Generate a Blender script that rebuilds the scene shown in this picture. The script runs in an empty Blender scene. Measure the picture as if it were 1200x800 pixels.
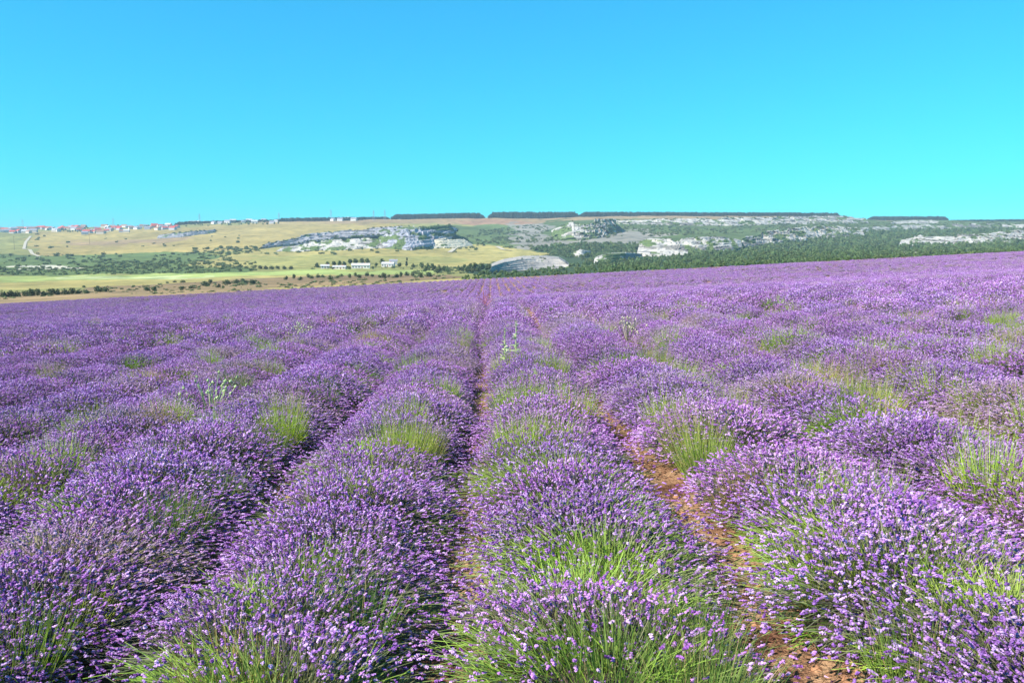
import bpy, math, random
import numpy as np
from mathutils import Vector, Matrix, noise

random.seed(7); RNG = np.random.default_rng(7)
scene = bpy.context.scene
COL = scene.collection
R = math.radians

# ------------------------------------------------------------------ camera
F = 950.0; CAM_H = 1.75; HOR = 290.0; VPX = 576.0
PITCH = math.atan((400 - HOR) / F); YAW = math.atan((600 - VPX) / F)
cam_d = bpy.data.cameras.new('camera'); cam = bpy.data.objects.new('camera', cam_d); COL.objects.link(cam)
cam_d.sensor_width = 36.0; cam_d.lens = 36.0 * F / 1200.0
cam_d.clip_start = 0.05; cam_d.clip_end = 60000
cam.location = (0, 0, CAM_H); cam.rotation_euler = (math.pi / 2 - PITCH, 0, -YAW)
scene.camera = cam
CAMROT = np.array(cam.rotation_euler.to_matrix())

# ------------------------------------------------------------------ sky, sun, exposure
SUN_EL = R(41); SUN_AZ_X, SUN_AZ_Y = -0.89, -0.46          # towards the sun: left, a little behind the camera
world = bpy.data.worlds.new('World'); scene.world = world; world.use_nodes = True
wn = world.node_tree; wn.nodes.clear()
sky = wn.nodes.new('ShaderNodeTexSky'); sky.sky_type = 'NISHITA'; sky.sun_disc = False
sky.sun_elevation = SUN_EL; sky.sun_rotation = math.atan2(SUN_AZ_X, SUN_AZ_Y)
sky.altitude = 100; sky.air_density = 1.0; sky.dust_density = 0.3; sky.ozone_density = 1.4
hs = wn.nodes.new('ShaderNodeMix'); hs.data_type = 'RGBA'; hs.blend_type = 'MULTIPLY'; hs.inputs['Factor'].default_value = 1.0
hs.inputs[7].default_value = (0.15, 1.24, 1.7, 1)      # the photograph's cyan cast, even over the whole sky
bg = wn.nodes.new('ShaderNodeBackground'); bg.inputs['Strength'].default_value = 0.094
wo = wn.nodes.new('ShaderNodeOutputWorld')
gm = wn.nodes.new('ShaderNodeGamma'); gm.inputs['Gamma'].default_value = 0.75      # a flatter gradient, as in the photograph
wn.links.new(sky.outputs[0], gm.inputs['Color']); wn.links.new(gm.outputs[0], hs.inputs[6]); wn.links.new(hs.outputs[2], bg.inputs['Color']); wn.links.new(bg.outputs[0], wo.inputs['Surface'])
sl = bpy.data.lights.new('sun', 'SUN'); sl.energy = 5.0; sl.angle = R(0.53); sl.color = (1.0, 0.92, 0.86)
sun = bpy.data.objects.new('sun', sl); COL.objects.link(sun)
hl = math.hypot(SUN_AZ_X, SUN_AZ_Y)
sdir = Vector((SUN_AZ_X / hl * math.cos(SUN_EL), SUN_AZ_Y / hl * math.cos(SUN_EL), math.sin(SUN_EL)))
sun.rotation_euler = sdir.to_track_quat('Z', 'Y').to_euler(); sun.location = (0, 0, 60)
scene.view_settings.view_transform = 'Standard'; scene.view_settings.look = 'None'
scene.view_settings.exposure = 1.0; scene.view_settings.gamma = 1.0; scene.view_settings.use_curve_mapping = False
scene.cycles.max_bounces = 6; scene.cycles.diffuse_bounces = 3; scene.cycles.transmission_bounces = 3
scene.cycles.volume_bounces = 0

# ------------------------------------------------------------------ pixel <-> world
def ray(px, py):
    return CAMROT @ np.array([(px - 600.0) / F, -(py - 400.0) / F, -1.0])
def P(px, py, Y):
    d = ray(px, py); return np.array([d[0], d[1], d[2]]) * (Y / d[1]) + np.array([0, 0, CAM_H])
def rayv(px, py):
    px, py = np.broadcast_arrays(np.asarray(px, float), np.asarray(py, float))
    v = np.stack([(px - 600) / F, -(py - 400) / F, -np.ones_like(px)], -1)
    return v @ CAMROT.T
def Pv(px, py, Y):
    d = rayv(px, py); s = np.asarray(Y, float) / d[..., 1]
    return d * s[..., None] + np.array([0, 0, CAM_H])
def project(p):
    q = (np.asarray(p, float) - np.array([0, 0, CAM_H])) @ CAMROT
    w = np.where(q[..., 2] < -1e-3, -q[..., 2], 1e-3)
    px = 600 + F * q[..., 0] / w; py = 400 - F * q[..., 1] / w
    return px, py, -q[..., 2]

# ------------------------------------------------------------------ noise (numpy value noise)
def _hash(i, j, s):
    n = (i * 374761393 + j * 668265263 + s * 1442695041).astype(np.int64) & 0x7fffffff
    n = ((n ^ (n >> 13)) * 1274126177) & 0x7fffffff
    return ((n ^ (n >> 16)) & 0xffff) / 65535.0
def vnoise(x, y, s=0):
    x = np.asarray(x, float); y = np.asarray(y, float)
    xi = np.floor(x).astype(np.int64); yi = np.floor(y).astype(np.int64)
    fx = x - xi; fy = y - yi; fx = fx * fx * (3 - 2 * fx); fy = fy * fy * (3 - 2 * fy)
    a = _hash(xi, yi, s); b = _hash(xi + 1, yi, s); c = _hash(xi, yi + 1, s); d = _hash(xi + 1, yi + 1, s)
    return (a * (1 - fx) + b * fx) * (1 - fy) + (c * (1 - fx) + d * fx) * fy
def fbm(x, y, s=0, o=4):
    t = 0; a = 1.0; n = 0
    for k in range(o):
        t = t + a * vnoise(np.asarray(x) * 2 ** k + 17.3 * k, np.asarray(y) * 2 ** k - 9.1 * k, s + k); n += a; a *= 0.5
    return t / n

# ------------------------------------------------------------------ heights
_py = np.array([-60, 0, 12, 30, 60, 90, 117, 160, 205, 240.0]); _pz = np.array([1.2, 0, -0.22, -0.64, -2.35, -4.05, -4.9, -5.6, -6.2, -6.9])
_fine = np.linspace(-60, 240, 1201); _prof = np.interp(_fine, _py, _pz)
for _ in range(3): _prof = np.convolve(np.pad(_prof, 16, 'edge'), np.ones(33) / 33, 'valid')
def zfield(x, y):
    return np.interp(y, _fine, _prof) + 0.05 * np.asarray(x) - (np.interp(0, _fine, _prof))
ROW = 1.42; ROW0 = 0.50
def rowwig(k, y):
    return 0.10 * np.sin(y * 0.23 + k * 1.7) + 0.07 * np.sin(y * 0.61 + k * 2.9) * (np.asarray(y) > 3)
def soilz(x, y):
    ph = (np.asarray(x) - ROW0) / ROW
    furrow = 0.5 + 0.5 * np.cos(2 * math.pi * ph)
    return zfield(x, y) + 0.10 * furrow - 0.05 + 0.05 * (fbm(np.asarray(x) * 2.2, np.asarray(y) * 2.2, 3) - 0.5) + 0.035 * (fbm(np.asarray(x) * 9, np.asarray(y) * 9, 5) - 0.5)

TPX = np.array([0, 150, 300, 450, 600, 750, 900, 1050, 1200.0])
TY = np.array([195, 300, 450, 650, 800, 1000, 1300, 1450, 1700, 2100, 2300, 2600, 2700.0])
TAB = np.array([
    [359, 354, 347, 338, 329, 321, 313, 306, 299],
    [351, 346.5, 341, 333, 326, 318, 310, 303, 297],
    [341, 338, 334, 328, 322, 315, 308, 302, 296],
    [330, 328, 325, 322, 319, 311, 304, 299, 294],
    [322, 320, 317, 316, 316, 307, 300, 296, 292],
    [312, 311, 309, 308, 309, 303, 297, 293, 289],
    [302, 300, 297, 293, 297, 298, 293, 289, 286],
    [297, 294, 291, 289, 289, 284, 284, 284, 279],
    [290, 287, 283, 282, 284, 275, 276, 276, 273],
    [280, 278, 273, 270, 274, 267, 267, 268, 267],
    [274, 272, 267, 263, 266, 259, 259, 263, 264],
    [270, 267, 261, 257.5, 256, 253.5, 253, 258, 260],
    [269, 266, 260, 257, 255.5, 253, 252.5, 257.5, 259.5]], float)
def tpy(px, Y):
    px = np.asarray(px, float); Y = np.minimum(np.asarray(Y, float), 2700)
    px, Y = np.broadcast_arrays(px, Y)
    c = np.clip((px - TPX[0]) / 150.0, 0, 7.9999); i = c.astype(int); fx = c - i; fx = fx * fx * (3 - 2 * fx)
    j = np.clip(np.searchsorted(TY, Y, 'right') - 1, 0, len(TY) - 2); fy = np.clip((Y - TY[j]) / (TY[j + 1] - TY[j]), 0, 1)
    return (TAB[j, i] * (1 - fx) + TAB[j, i + 1] * fx) * (1 - fy) + (TAB[j + 1, i] * (1 - fx) + TAB[j + 1, i + 1] * fx) * fy
def terr(px, Y):
    """world point of the country beyond the field, in direction px at depth Y"""
    px = np.asarray(px, float); Y = np.asarray(Y, float); px, Y = np.broadcast_arrays(px, Y)
    p = Pv(px, tpy(px, Y), np.minimum(Y, 2700)).copy()
    far = Y > 2700
    k = Y / np.minimum(Y, 2700); p[..., 0] *= k; p[..., 1] *= k
    amp = np.clip((Y - 350) / 700, 0, 1) * (1 - 0.7 * far)
    p[..., 2] += amp * (7.0 * (fbm(p[..., 0] / 160, p[..., 1] / 160, 11) - 0.5) + 3.0 * (fbm(p[..., 0] / 35, p[..., 1] / 35, 12) - 0.5))
    return p
_YS = np.concatenate([np.linspace(300, 1400, 441), np.linspace(1402, 2700, 520)])
def ground_Y(px, py):
    """nearest depth at which the country beyond the field shows at this pixel"""
    pp = terr(np.full_like(_YS, px), _YS); q = project(pp)[1]
    ok = np.nonzero(q <= py)[0]
    return float(_YS[ok[0]]) if len(ok) else 2690.0
def field_hit(px, py, up=0.0):
    d = ray(px, py); t = np.geomspace(1.5, 400, 3000)
    p = np.array([0, 0, CAM_H]) + t[:, None] * d
    below = np.nonzero(p[:, 2] < zfield(p[:, 0], p[:, 1]) + up)[0]
    i = below[0] if len(below) else -1
    return p[i]

# ------------------------------------------------------------------ mesh helpers
def mesh_np(name, v, f, col=None, smooth=False):
    """v Nx3, f MxK (uniform), col Nx3 optional point colours"""
    me = bpy.data.meshes.new(name)
    v = np.ascontiguousarray(v, np.float32); f = np.ascontiguousarray(f, np.int32); m, k = f.shape
    me.vertices.add(len(v)); me.vertices.foreach_set('co', v.ravel())
    me.loops.add(m * k); me.loops.foreach_set('vertex_index', f.ravel())
    me.polygons.add(m); me.polygons.foreach_set('loop_start', np.arange(0, m * k, k, dtype=np.int32))
    me.polygons.foreach_set('use_smooth', np.full(m, smooth))
    if col is not None:
        a = me.attributes.new('Col', 'FLOAT_COLOR', 'POINT')
        a.data.foreach_set('color', np.concatenate([col, np.ones((len(col), 1))], 1).astype(np.float32).ravel())
    me.update(calc_edges=True); me.validate()
    return me
def link(name, me, mat=None, parent=None):
    o = bpy.data.objects.new(name, me); COL.objects.link(o)
    if me is not None and mat is not None and not me.materials: me.materials.append(mat)
    if parent is not None: o.parent = parent
    return o
def tag(o, label=None, cat=None, group=None, kind=None):
    if label: o['label'] = label
    if cat: o['category'] = cat
    if group: o['group'] = group
    if kind: o['kind'] = kind
    return o
def empty(name, loc, rz=0):
    o = bpy.data.objects.new(name, None); COL.objects.link(o); o.location = loc; o.rotation_euler = (0, 0, rz); o.empty_display_size = 0.2
    return o
def norm(a): return a / np.maximum(np.linalg.norm(a, axis=-1, keepdims=True), 1e-9)
class MB:
    def __init__(s): s.v = []; s.f = []
    def box(s, x0, x1, y0, y1, z0, z1):
        b = len(s.v); s.v += [(x, y, z) for z in (z0, z1) for (x, y) in ((x0, y0), (x1, y0), (x1, y1), (x0, y1))]
        s.f += [tuple(b + i for i in q) for q in ((3, 2, 1, 0), (4, 5, 6, 7), (0, 1, 5, 4), (1, 2, 6, 5), (2, 3, 7, 6), (3, 0, 4, 7))]; return s
    def bar(s, a, c, w, w2=None, n=4):
        a = Vector(a); c = Vector(c); d = (c - a).normalized(); u = d.orthogonal().normalized(); t = d.cross(u); b = len(s.v); w2 = w if w2 is None else w2
        for p, r in ((a, w), (c, w2)):
            for k in range(n):
                an = 2 * math.pi * (k + .5) / n; s.v.append(tuple(p + (u * math.cos(an) + t * math.sin(an)) * r))
        s.f += [(b + k, b + (k + 1) % n, b + n + (k + 1) % n, b + n + k) for k in range(n)]
        s.f += [tuple(b + k for k in reversed(range(n))), tuple(b + n + k for k in range(n))]; return s
    def poly(s, pts): b = len(s.v); s.v += [tuple(p) for p in pts]; s.f.append(tuple(range(b, b + len(pts)))); return s
    def build(s, name, mat, parent=None):
        me = bpy.data.meshes.new(name); me.from_pydata(s.v, [], s.f); me.update(); return link(name, me, mat, parent)

# ------------------------------------------------------------------ materials
def new_mat(name):
    m = bpy.data.materials.new(name); m.use_nodes = True; t = m.node_tree; t.nodes.clear(); return m, t
def N(t, typ, **kw):
    n = t.nodes.new(typ)
    for k, v in kw.items():
        if k.startswith('i_'): n.inputs[k[2:]].default_value = v
        else: setattr(n, k, v)
    return n
def plant_mat(name, var=0.25, hue=0.02, trans=0.0, rough=0.75, base=None, spec=0.15):
    m, t = new_mat(name); L = t.links.new
    out = N(t, 'ShaderNodeOutputMaterial')
    oi = N(t, 'ShaderNodeObjectInfo')
    hsv = N(t, 'ShaderNodeHueSaturation')
    mh = N(t, 'ShaderNodeMapRange'); mh.inputs['To Min'].default_value = 0.5 - hue; mh.inputs['To Max'].default_value = 0.5 + hue
    mv = N(t, 'ShaderNodeMapRange'); mv.inputs['To Min'].default_value = 1 - var; mv.inputs['To Max'].default_value = 1 + var
    wn_ = N(t, 'ShaderNodeTexWhiteNoise', noise_dimensions='1D')
    L(oi.outputs['Random'], mh.inputs['Value']); L(oi.outputs['Random'], wn_.inputs['W']); L(wn_.outputs['Value'], mv.inputs['Value'])
    if base is None:
        at = N(t, 'ShaderNodeAttribute', attribute_name='Col'); L(at.outputs['Color'], hsv.inputs['Color'])
    else: hsv.inputs['Color'].default_value = (*base, 1)
    L(mh.outputs[0], hsv.inputs['Hue']); L(mv.outputs[0], hsv.inputs['Value'])
    p = N(t, 'ShaderNodeBsdfPrincipled'); p.inputs['Roughness'].default_value = rough; p.inputs['Specular IOR Level'].default_value = spec
    L(hsv.outputs[0], p.inputs['Base Color'])
    if trans > 0:
        tr = N(t, 'ShaderNodeBsdfTranslucent'); L(hsv.outputs[0], tr.inputs['Color'])
        mx = N(t, 'ShaderNodeMixShader'); mx.inputs[0].default_value = trans
        L(p.outputs[0], mx.inputs[1]); L(tr.outputs[0], mx.inputs[2]); L(mx.outputs[0], out.inputs['Surface'])
    else: L(p.outputs[0], out.inputs['Surface'])
    return m
def ramp(t, stops):
    r = N(t, 'ShaderNodeValToRGB'); e = r.color_ramp.elements
    while len(e) < len(stops): e.new(0.5)
    for el, (p, c) in zip(e, stops): el.position = p; el.color = (*c, 1)
    return r
def rough_mat(name, stops, scale, detail=8, bump=0.3, bscale=None, attr=None, bdist=0.02, mixattr=0.0):
    """noise-coloured surface in object/world space; attr multiplies a point colour"""
    m, t = new_mat(name); L = t.links.new
    out = N(t, 'ShaderNodeOutputMaterial'); g = N(t, 'ShaderNodeNewGeometry')
    n1 = N(t, 'ShaderNodeTexNoise'); n1.inputs['Scale'].default_value = scale; n1.inputs['Detail'].default_value = detail; n1.inputs['Roughness'].default_value = 0.65
    L(g.outputs['Position'], n1.inputs['Vector'])
    r = ramp(t, stops); L(n1.outputs['Fac'], r.inputs['Fac'])
    p = N(t, 'ShaderNodeBsdfPrincipled'); p.inputs['Roughness'].default_value = 0.95; p.inputs['Specular IOR Level'].default_value = 0.1
    c = r.outputs['Color']
    if attr:
        at = N(t, 'ShaderNodeAttribute', attribute_name=attr)
        mm = N(t, 'ShaderNodeMix', data_type='RGBA', blend_type='MULTIPLY'); mm.inputs['Factor'].default_value = 1
        L(at.outputs['Color'], mm.inputs[6]); L(c, mm.inputs[7]); c = mm.outputs[2]
    L(c, p.inputs['Base Color'])
    n2 = N(t, 'ShaderNodeTexNoise'); n2.inputs['Scale'].default_value = bscale or scale * 3; n2.inputs['Detail'].default_value = 6
    L(g.outputs['Position'], n2.inputs['Vector'])
    b = N(t, 'ShaderNodeBump'); b.inputs['Strength'].default_value = bump; b.inputs['Distance'].default_value = bdist
    L(n2.outputs['Fac'], b.inputs['Height']); L(b.outputs[0], p.inputs['Normal'])
    L(p.outputs[0], out.inputs['Surface'])
    return m
def flat_mat(name, c, rough=0.8, var=0.0):
    return plant_mat(name, var=var, hue=0.0, base=c, rough=rough)

M_FLOWER = plant_mat('lavender_flower', var=0.16, hue=0.018, trans=0.15, rough=0.8)
M_STEM = plant_mat('lavender_stem', var=0.2, hue=0.012, trans=0.1)
M_LEAF = plant_mat('lavender_leaf', var=0.25, hue=0.015, trans=0.2)
M_GRASS = plant_mat('grass_blade', var=0.22, hue=0.012, trans=0.35, rough=0.6)
M_TREE = plant_mat('tree_leaf', var=0.3, hue=0.02, trans=0.15)
M_BARK = flat_mat('bark', (0.12, 0.085, 0.06))
M_SOIL = rough_mat('soil', [(0.34, (0.11, 0.048, 0.03)), (0.5, (0.30, 0.165, 0.09)), (0.66, (0.50, 0.34, 0.19))], 3.2, 14, 1.0, 45, bdist=0.05)
M_CLOD = rough_mat('soil_clod', [(0.3, (0.24, 0.11, 0.06)), (0.7, (0.46, 0.26, 0.14))], 30, 6, 0.5, 90, bdist=0.01)
M_TERR = rough_mat('countryside', [(0.30, (0.42, 0.48, 0.42)), (0.5, (1, 1, 1)), (0.70, (1.3, 1.22, 1.1))], 0.05, 12, 0.6, 0.25, attr='Col', bdist=1.0)
M_ROCK = rough_mat('limestone', [(0.30, (0.16, 0.18, 0.23)), (0.42, (0.8, 0.8, 0.82)), (0.7, (1.2, 1.15, 1.05))], 0.09, 12, 1.0, 0.3, attr='Col', bdist=2.0)
M_PATH = flat_mat('pale_dirt', (0.42, 0.37, 0.27))
M_WHITE = flat_mat('whitewash', (0.60, 0.58, 0.54)); M_CREAM = flat_mat('cream_render', (0.58, 0.5, 0.4)); M_GREYW = flat_mat('grey_block', (0.42, 0.42, 0.43))
M_RED = flat_mat('red_roof', (0.42, 0.09, 0.07)); M_GREYR = flat_mat('grey_roof', (0.25, 0.25, 0.28)); M_BROWNR = flat_mat('brown_roof', (0.28, 0.15, 0.1)); M_PALER = flat_mat('pale_roof', (0.46, 0.45, 0.44))
M_DARK = flat_mat('dark_opening', (0.03, 0.035, 0.045), 0.3); M_METAL = flat_mat('galvanised_steel', (0.28, 0.30, 0.33), 0.5)

# ------------------------------------------------------------------ ground of the lavender field (setting)
def sinh_axis(lo, hi, n, s, k):
    a = np.arcsinh(lo / s); b = np.arcsinh(hi / s); return s * np.sinh(np.linspace(a, b, n))
gx = sinh_axis(-190, 200, 460, 1.6, 1); gy = np.concatenate([np.linspace(-25, 0, 26)[:-1], 2.2 * np.sinh(np.linspace(0, np.arcsinh(216 / 2.2), 430))])
GX, GY = np.meshgrid(gx, gy); GZ = soilz(GX, GY)
def grid_faces(nr, nc):
    i = np.arange(nr * nc).reshape(nr, nc); return np.stack([i[:-1, :-1], i[:-1, 1:], i[1:, 1:], i[1:, :-1]], -1).reshape(-1, 4)
tag(link('field_soil', mesh_np('field_soil', np.stack([GX, GY, GZ], -1).reshape(-1, 3), grid_faces(*GX.shape), smooth=True), M_SOIL), 'bare reddish soil showing in the furrows between lavender rows', kind='structure')

# ------------------------------------------------------------------ countryside beyond the field (setting)
def inpoly(px, py, poly):
    r = np.zeros(px.shape, bool); n = len(poly); j = n - 1
    for i in range(n):
        xi, yi = poly[i]; xj, yj = poly[j]
        c = ((yi > py) != (yj > py)) & (px < (xj - xi) * (py - yi) / ((yj - yi) + 1e-12) + xi); r ^= c; j = i
    return r
def lin(r, g, b):
    c = np.array([r, g, b]) / 255.0; return np.where(c <= 0.04045, c / 12.92, ((c + 0.055) / 1.055) ** 2.4)
C_STRAW = np.array([0.38, 0.33, 0.13]); C_OLIVE = np.array([0.27, 0.27, 0.10]); C_GREEN = np.array([0.12, 0.17, 0.06]); C_DKGR = np.array([0.055, 0.09, 0.045])
C_LIME = np.array([0.33, 0.40, 0.14]); C_TAN = np.array([0.36, 0.26, 0.15]); C_ROCK = np.array([0.34, 0.33, 0.33]); C_PALE = np.array([0.55, 0.53, 0.46]); C_RUST = np.array([0.33, 0.2, 0.13]); C_MAUVE = np.array([0.27, 0.26, 0.24])
PATCH = [  # (polygon in direction/height as seen, colour): land cover, nearest last
    ([(-400, 300), (0, 300), (300, 298), (300, 240), (-400, 240)], C_OLIVE),
    ([(30, 272), (300, 262), (420, 258), (470, 262), (330, 284), (300, 292), (200, 297), (40, 300)], C_STRAW * 0.92 + np.array([0.03, 0, 0])),
    ([(60, 284), (130, 282), (230, 276), (200, 284), (100, 290)], C_TAN),
    ([(300, 250), (1300, 246), (1300, 262), (900, 256), (600, 262), (440, 262), (300, 262)], C_TAN * 0.9),
    ([(535, 258), (600, 258), (640, 262), (560, 266)], C_RUST),
    ([(440, 290), (480, 266), (640, 262), (700, 262), (640, 290), (560, 292)], C_GREEN),
    ([(600, 262), (720, 256), (720, 270), (640, 282), (600, 284)], C_MAUVE),
    ([(640, 258), (1300, 256), (1300, 300), (640, 310)], C_GREEN * 0.85),
    ([(600, 280), (760, 268), (790, 276), (740, 284), (600, 292)], C_MAUVE),
    ([(900, 262), (1120, 262), (1240, 262), (1240, 268), (1040, 274), (900, 280)], C_GREEN * 0.8),
    ([(560, 292), (700, 292), (900, 282), (1300, 280), (1300, 330), (560, 330)], C_DKGR),
    ([(1020, 296), (1160, 290), (1165, 293), (1020, 299)], C_PALE * 0.8),
    ([(-400, 298), (0, 298), (100, 300), (240, 296), (300, 300), (300, 322), (-400, 322)], C_GREEN),
    ([(10, 311), (95, 311), (95, 313.5), (10, 314)], C_PALE * 0.9),
    ([(300, 292), (450, 290), (560, 287), (600, 290), (648, 299), (640, 303), (590, 306), (540, 312), (300, 313), (220, 312), (260, 300)], C_STRAW),
    ([(300, 300), (380, 298), (500, 300), (560, 304), (500, 312), (300, 312)], C_OLIVE * 0.9 + C_STRAW * 0.2),
    ([(-400, 322), (150, 323), (300, 318), (520, 315), (520, 322), (300, 326), (-400, 334)], C_LIME),
    ([(60, 325), (250, 324), (250, 326), (90, 327)], np.array([0.45, 0.5, 0.26])),
    ([(-400, 330), (0, 331), (260, 325), (400, 321), (400, 325), (240, 332), (130, 337), (-400, 344)], C_STRAW * 1.05),
    ([(100, 337), (250, 329), (330, 326), (460, 321), (540, 322), (540, 332), (330, 345), (100, 350)], C_TAN * 0.75),
    ([(300, 338), (380, 334), (540, 326), (540, 329), (330, 341)], C_STRAW),
    ([(-400, 342), (0, 343), (130, 338), (130, 352), (-400, 356)], C_TAN * 0.8),
    ([(-400, 347), (0, 348), (200, 341), (320, 338), (320, 345), (0, 356), (-400, 362)], C_TAN),
]
pxs = np.concatenate([np.linspace(-900, -70, 60), np.linspace(-60, 1260, 470), np.linspace(1275, 2100, 60)])
Ys = np.concatenate([np.linspace(197, 420, 40), np.linspace(425, 1000, 90), np.linspace(1006, 2700, 190), np.array([2760, 2900, 3200, 4000, 6000, 8500])])
TPXg, TYg = np.meshgrid(pxs, Ys); TV = terr(TPXg, TYg)
qx, qy, _ = project(TV)
jx = qx + 46 * (fbm(TV[..., 0] / 40, TV[..., 1] / 90, 21) - 0.5); jy = qy + 7 * (fbm(TV[..., 0] / 60, TV[..., 1] / 60, 22) - 0.5) * np.clip((TYg - 250) / 500, 0, 1)
tc = np.tile(C_OLIVE, (*qx.shape, 1))
for poly, c in PATCH: tc[inpoly(jx, jy, poly)] = c
tc *= (0.55 + 0.55 * fbm(TV[..., 0] / 90, TV[..., 1] / 140, 31))[..., None] * np.array([1.0, 0.97, 0.85])
tag(link('countryside_terrain', mesh_np('countryside_terrain', TV.reshape(-1, 3), grid_faces(*TPXg.shape), tc.reshape(-1, 3), True), M_TERR), 'rolling dry grassland and valley rising to a plateau', kind='structure')

# pale tracks
def track(pts, w, label):
    vs = []; fine = []
    for a, b in zip(pts[:-1], pts[1:]):
        for k in range(6): fine.append((a[0] + (b[0] - a[0]) * k / 6, a[1] + (b[1] - a[1]) * k / 6))
    fine.append(pts[-1])
    W = [terr(px, ground_Y(px, py)) for px, py in fine]
    for i, p in enumerate(W):
        q = W[min(i + 1, len(W) - 1)] - W[max(i - 1, 0)]; s = np.array([q[1], -q[0], 0]); s = s / (np.linalg.norm(s) + 1e-6) * w / 2
        vs += [p + s + [0, 0, 0.8], p - s + [0, 0, 0.8]]
    f = [(2 * i, 2 * i + 1, 2 * i + 3, 2 * i + 2) for i in range(len(W) - 1)]
    tag(link('dirt_path', mesh_np('dirt_path', np.array(vs), np.array(f)), M_PATH), label, kind='structure')
track([(36, 277), (30, 284), (28, 292), (35, 293), (38, 298), (46, 301)], 5.5, 'pale dirt path zigzagging down the grassy hill')
track([(527, 296), (536, 289)], 7, 'short pale dirt path climbing from the straw field')
track([(582, 289), (590, 293), (600, 294)], 7, 'pale dirt path bending round a shrubby slope')

# limestone cliffs: stepped, fissured rock faces standing proud of the hillside
def resample(poly, u):
    x = np.array([p[0] for p in poly], float); y = np.array([p[1] for p in poly], float)
    s = np.concatenate([[0], np.cumsum(np.diff(x))]); return np.interp(u * s[-1], s, x), np.interp(u * s[-1], s, y)
CLIFF_SHRUBS = []
def cliff(top, base, label, tint, seed, rough=1.0, steps=3, shrub=0.25, flat=1.0):
    w = base[-1][0] - base[0][0]; nu = max(24, int(w * 1.6)); nv = 22
    u = np.linspace(0, 1, nu); bx, by = resample(base, u); tx, ty = resample(top, u)
    by = by + 1.2; ty = ty + 1.6 * (fbm(u * w / 7, u * 0, seed + 5) - 0.5) * rough
    brk = np.clip((fbm(u * w / 16, u * 0 + 3, seed + 6, 4) - 0.05) * 2.8, 0.82, 1) if rough > 0.3 else 1.0
    ty = by - (by - ty) * brk; ty = np.minimum(ty, by - 0.8)
    Yb = np.array([ground_Y(x, y - 0.5) for x, y in zip(bx, by)]); Yt = np.array([ground_Y(x, y) for x, y in zip(tx, ty)])
    k = 9; Yb = np.convolve(np.pad(Yb, k // 2, 'edge'), np.ones(k) / k, 'valid'); Yt = np.convolve(np.pad(Yt, k // 2, 'edge'), np.ones(k) / k, 'valid')
    Yb = np.polyval(np.polyfit(u, Yb, 2), u); Yt = np.maximum(np.polyval(np.polyfit(u, Yt, 2), u), Yb + 8)
    y0 = Yb.min(); dY = (Yb - y0) * (1 - flat); Yb = Yb - dY; Yt = Yt - dY
    H = np.abs(by - ty) / F * Yb
    V = np.linspace(-0.25, 1, nv)[:, None]
    vv = np.clip(V, 0, 1)
    PX = bx + (tx - bx) * vv + 0 * V; PY = by + (ty - by) * V
    st = (np.floor(vv * steps + 0.3 * fbm(u * w / 9 + 0 * V, vv * 2, seed)) / steps)
    adv = np.clip(0.5 * vv + 0.5 * st, 0, 1)
    Y = Yb + np.clip(Yt - Yb, 0, 4.0 * H + 5) * adv * 0.85
    X0 = PX / F * Y
    a = fbm(X0 / 14 + 3 * vv, vv * 2.2, seed + 1, 5); rid = 1 - np.abs(2 * fbm(X0 / 22, vv * 1.2, seed + 2, 4) - 1)
    Y = Y - rough * H * (0.6 * (a - 0.35) + 0.9 * (rid - 0.55)) - 3
    pts = Pv(PX, PY, Y)
    cap = Pv(tx[None], ty[None] + 0.4, (Yt + 25)[None]); cap[..., 2] = pts[-1:, :, 2] - 1.0
    pts = np.concatenate([pts, cap], 0)
    for _q in range(int(w * (0.5 if rough > 0.3 else 0.25))):
        i_ = random.randrange(nu); j_ = random.choice((4, 5, 5, nv - 1, nv - 2, nv - 1, random.randrange(5, nv))); CLIFF_SHRUBS.append(pts[j_, i_] - [0, 0.5, 0.6])
    tn = fbm(pts[..., 0] / 10, pts[..., 2] / 4 + pts[..., 1] / 30, seed + 7, 4)
    st_ = fbm(pts[..., 0] / 90 + seed, (pts[..., 2] + 0.03 * pts[..., 0]) / 2.4, seed + 8, 2)
    c = np.array(tint)[None, None] * (0.7 + 0.6 * tn)[..., None] * np.where(st_ < 0.38, 0.45, 1.0)[..., None]
    sh = fbm(pts[..., 0] / 16, pts[..., 2] / 6, seed + 9, 3) > (0.66 - 0.3 * shrub)
    c[sh] = C_GREEN * 0.9
    tag(link('limestone_cliff', mesh_np('limestone_cliff', pts.reshape(-1, 3), grid_faces(nv + 1, nu), c.reshape(-1, 3), False), M_ROCK), label, kind='structure')
K_W = (0.40, 0.385, 0.345); K_G = (0.28, 0.275, 0.28); K_B = (0.26, 0.27, 0.30); K_Y = (0.58, 0.53, 0.39)
cliff([(186, 275), (215, 272), (252, 268)], [(183, 279), (215, 277), (252, 272)], 'low grey rock ledge on the grassy hill below the village', K_G, 40, 0.8)
cliff([(315, 284), (360, 274), (420, 268), (485, 264)], [(303, 290), (340, 285), (400, 277), (488, 270)], 'long grey rock band climbing the hillside', (0.36, 0.35, 0.36), 50, 0.5, 3, 0.2, 0.4)
cliff([(333, 288), (380, 281), (430, 279), (452, 281)], [(322, 294), (350, 294), (400, 292), (456, 290)], 'pale lower rock ledge above the straw field', K_W, 60, 0.7, 3, 0.35)
cliff([(443, 276), (480, 267), (530, 263), (537, 267)], [(452, 291), (490, 290), (512, 287), (534, 272)], 'blue grey rock slope with white streaks', (0.34, 0.345, 0.38), 70, 0.8, 5, 0.3, 0.4)
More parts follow.
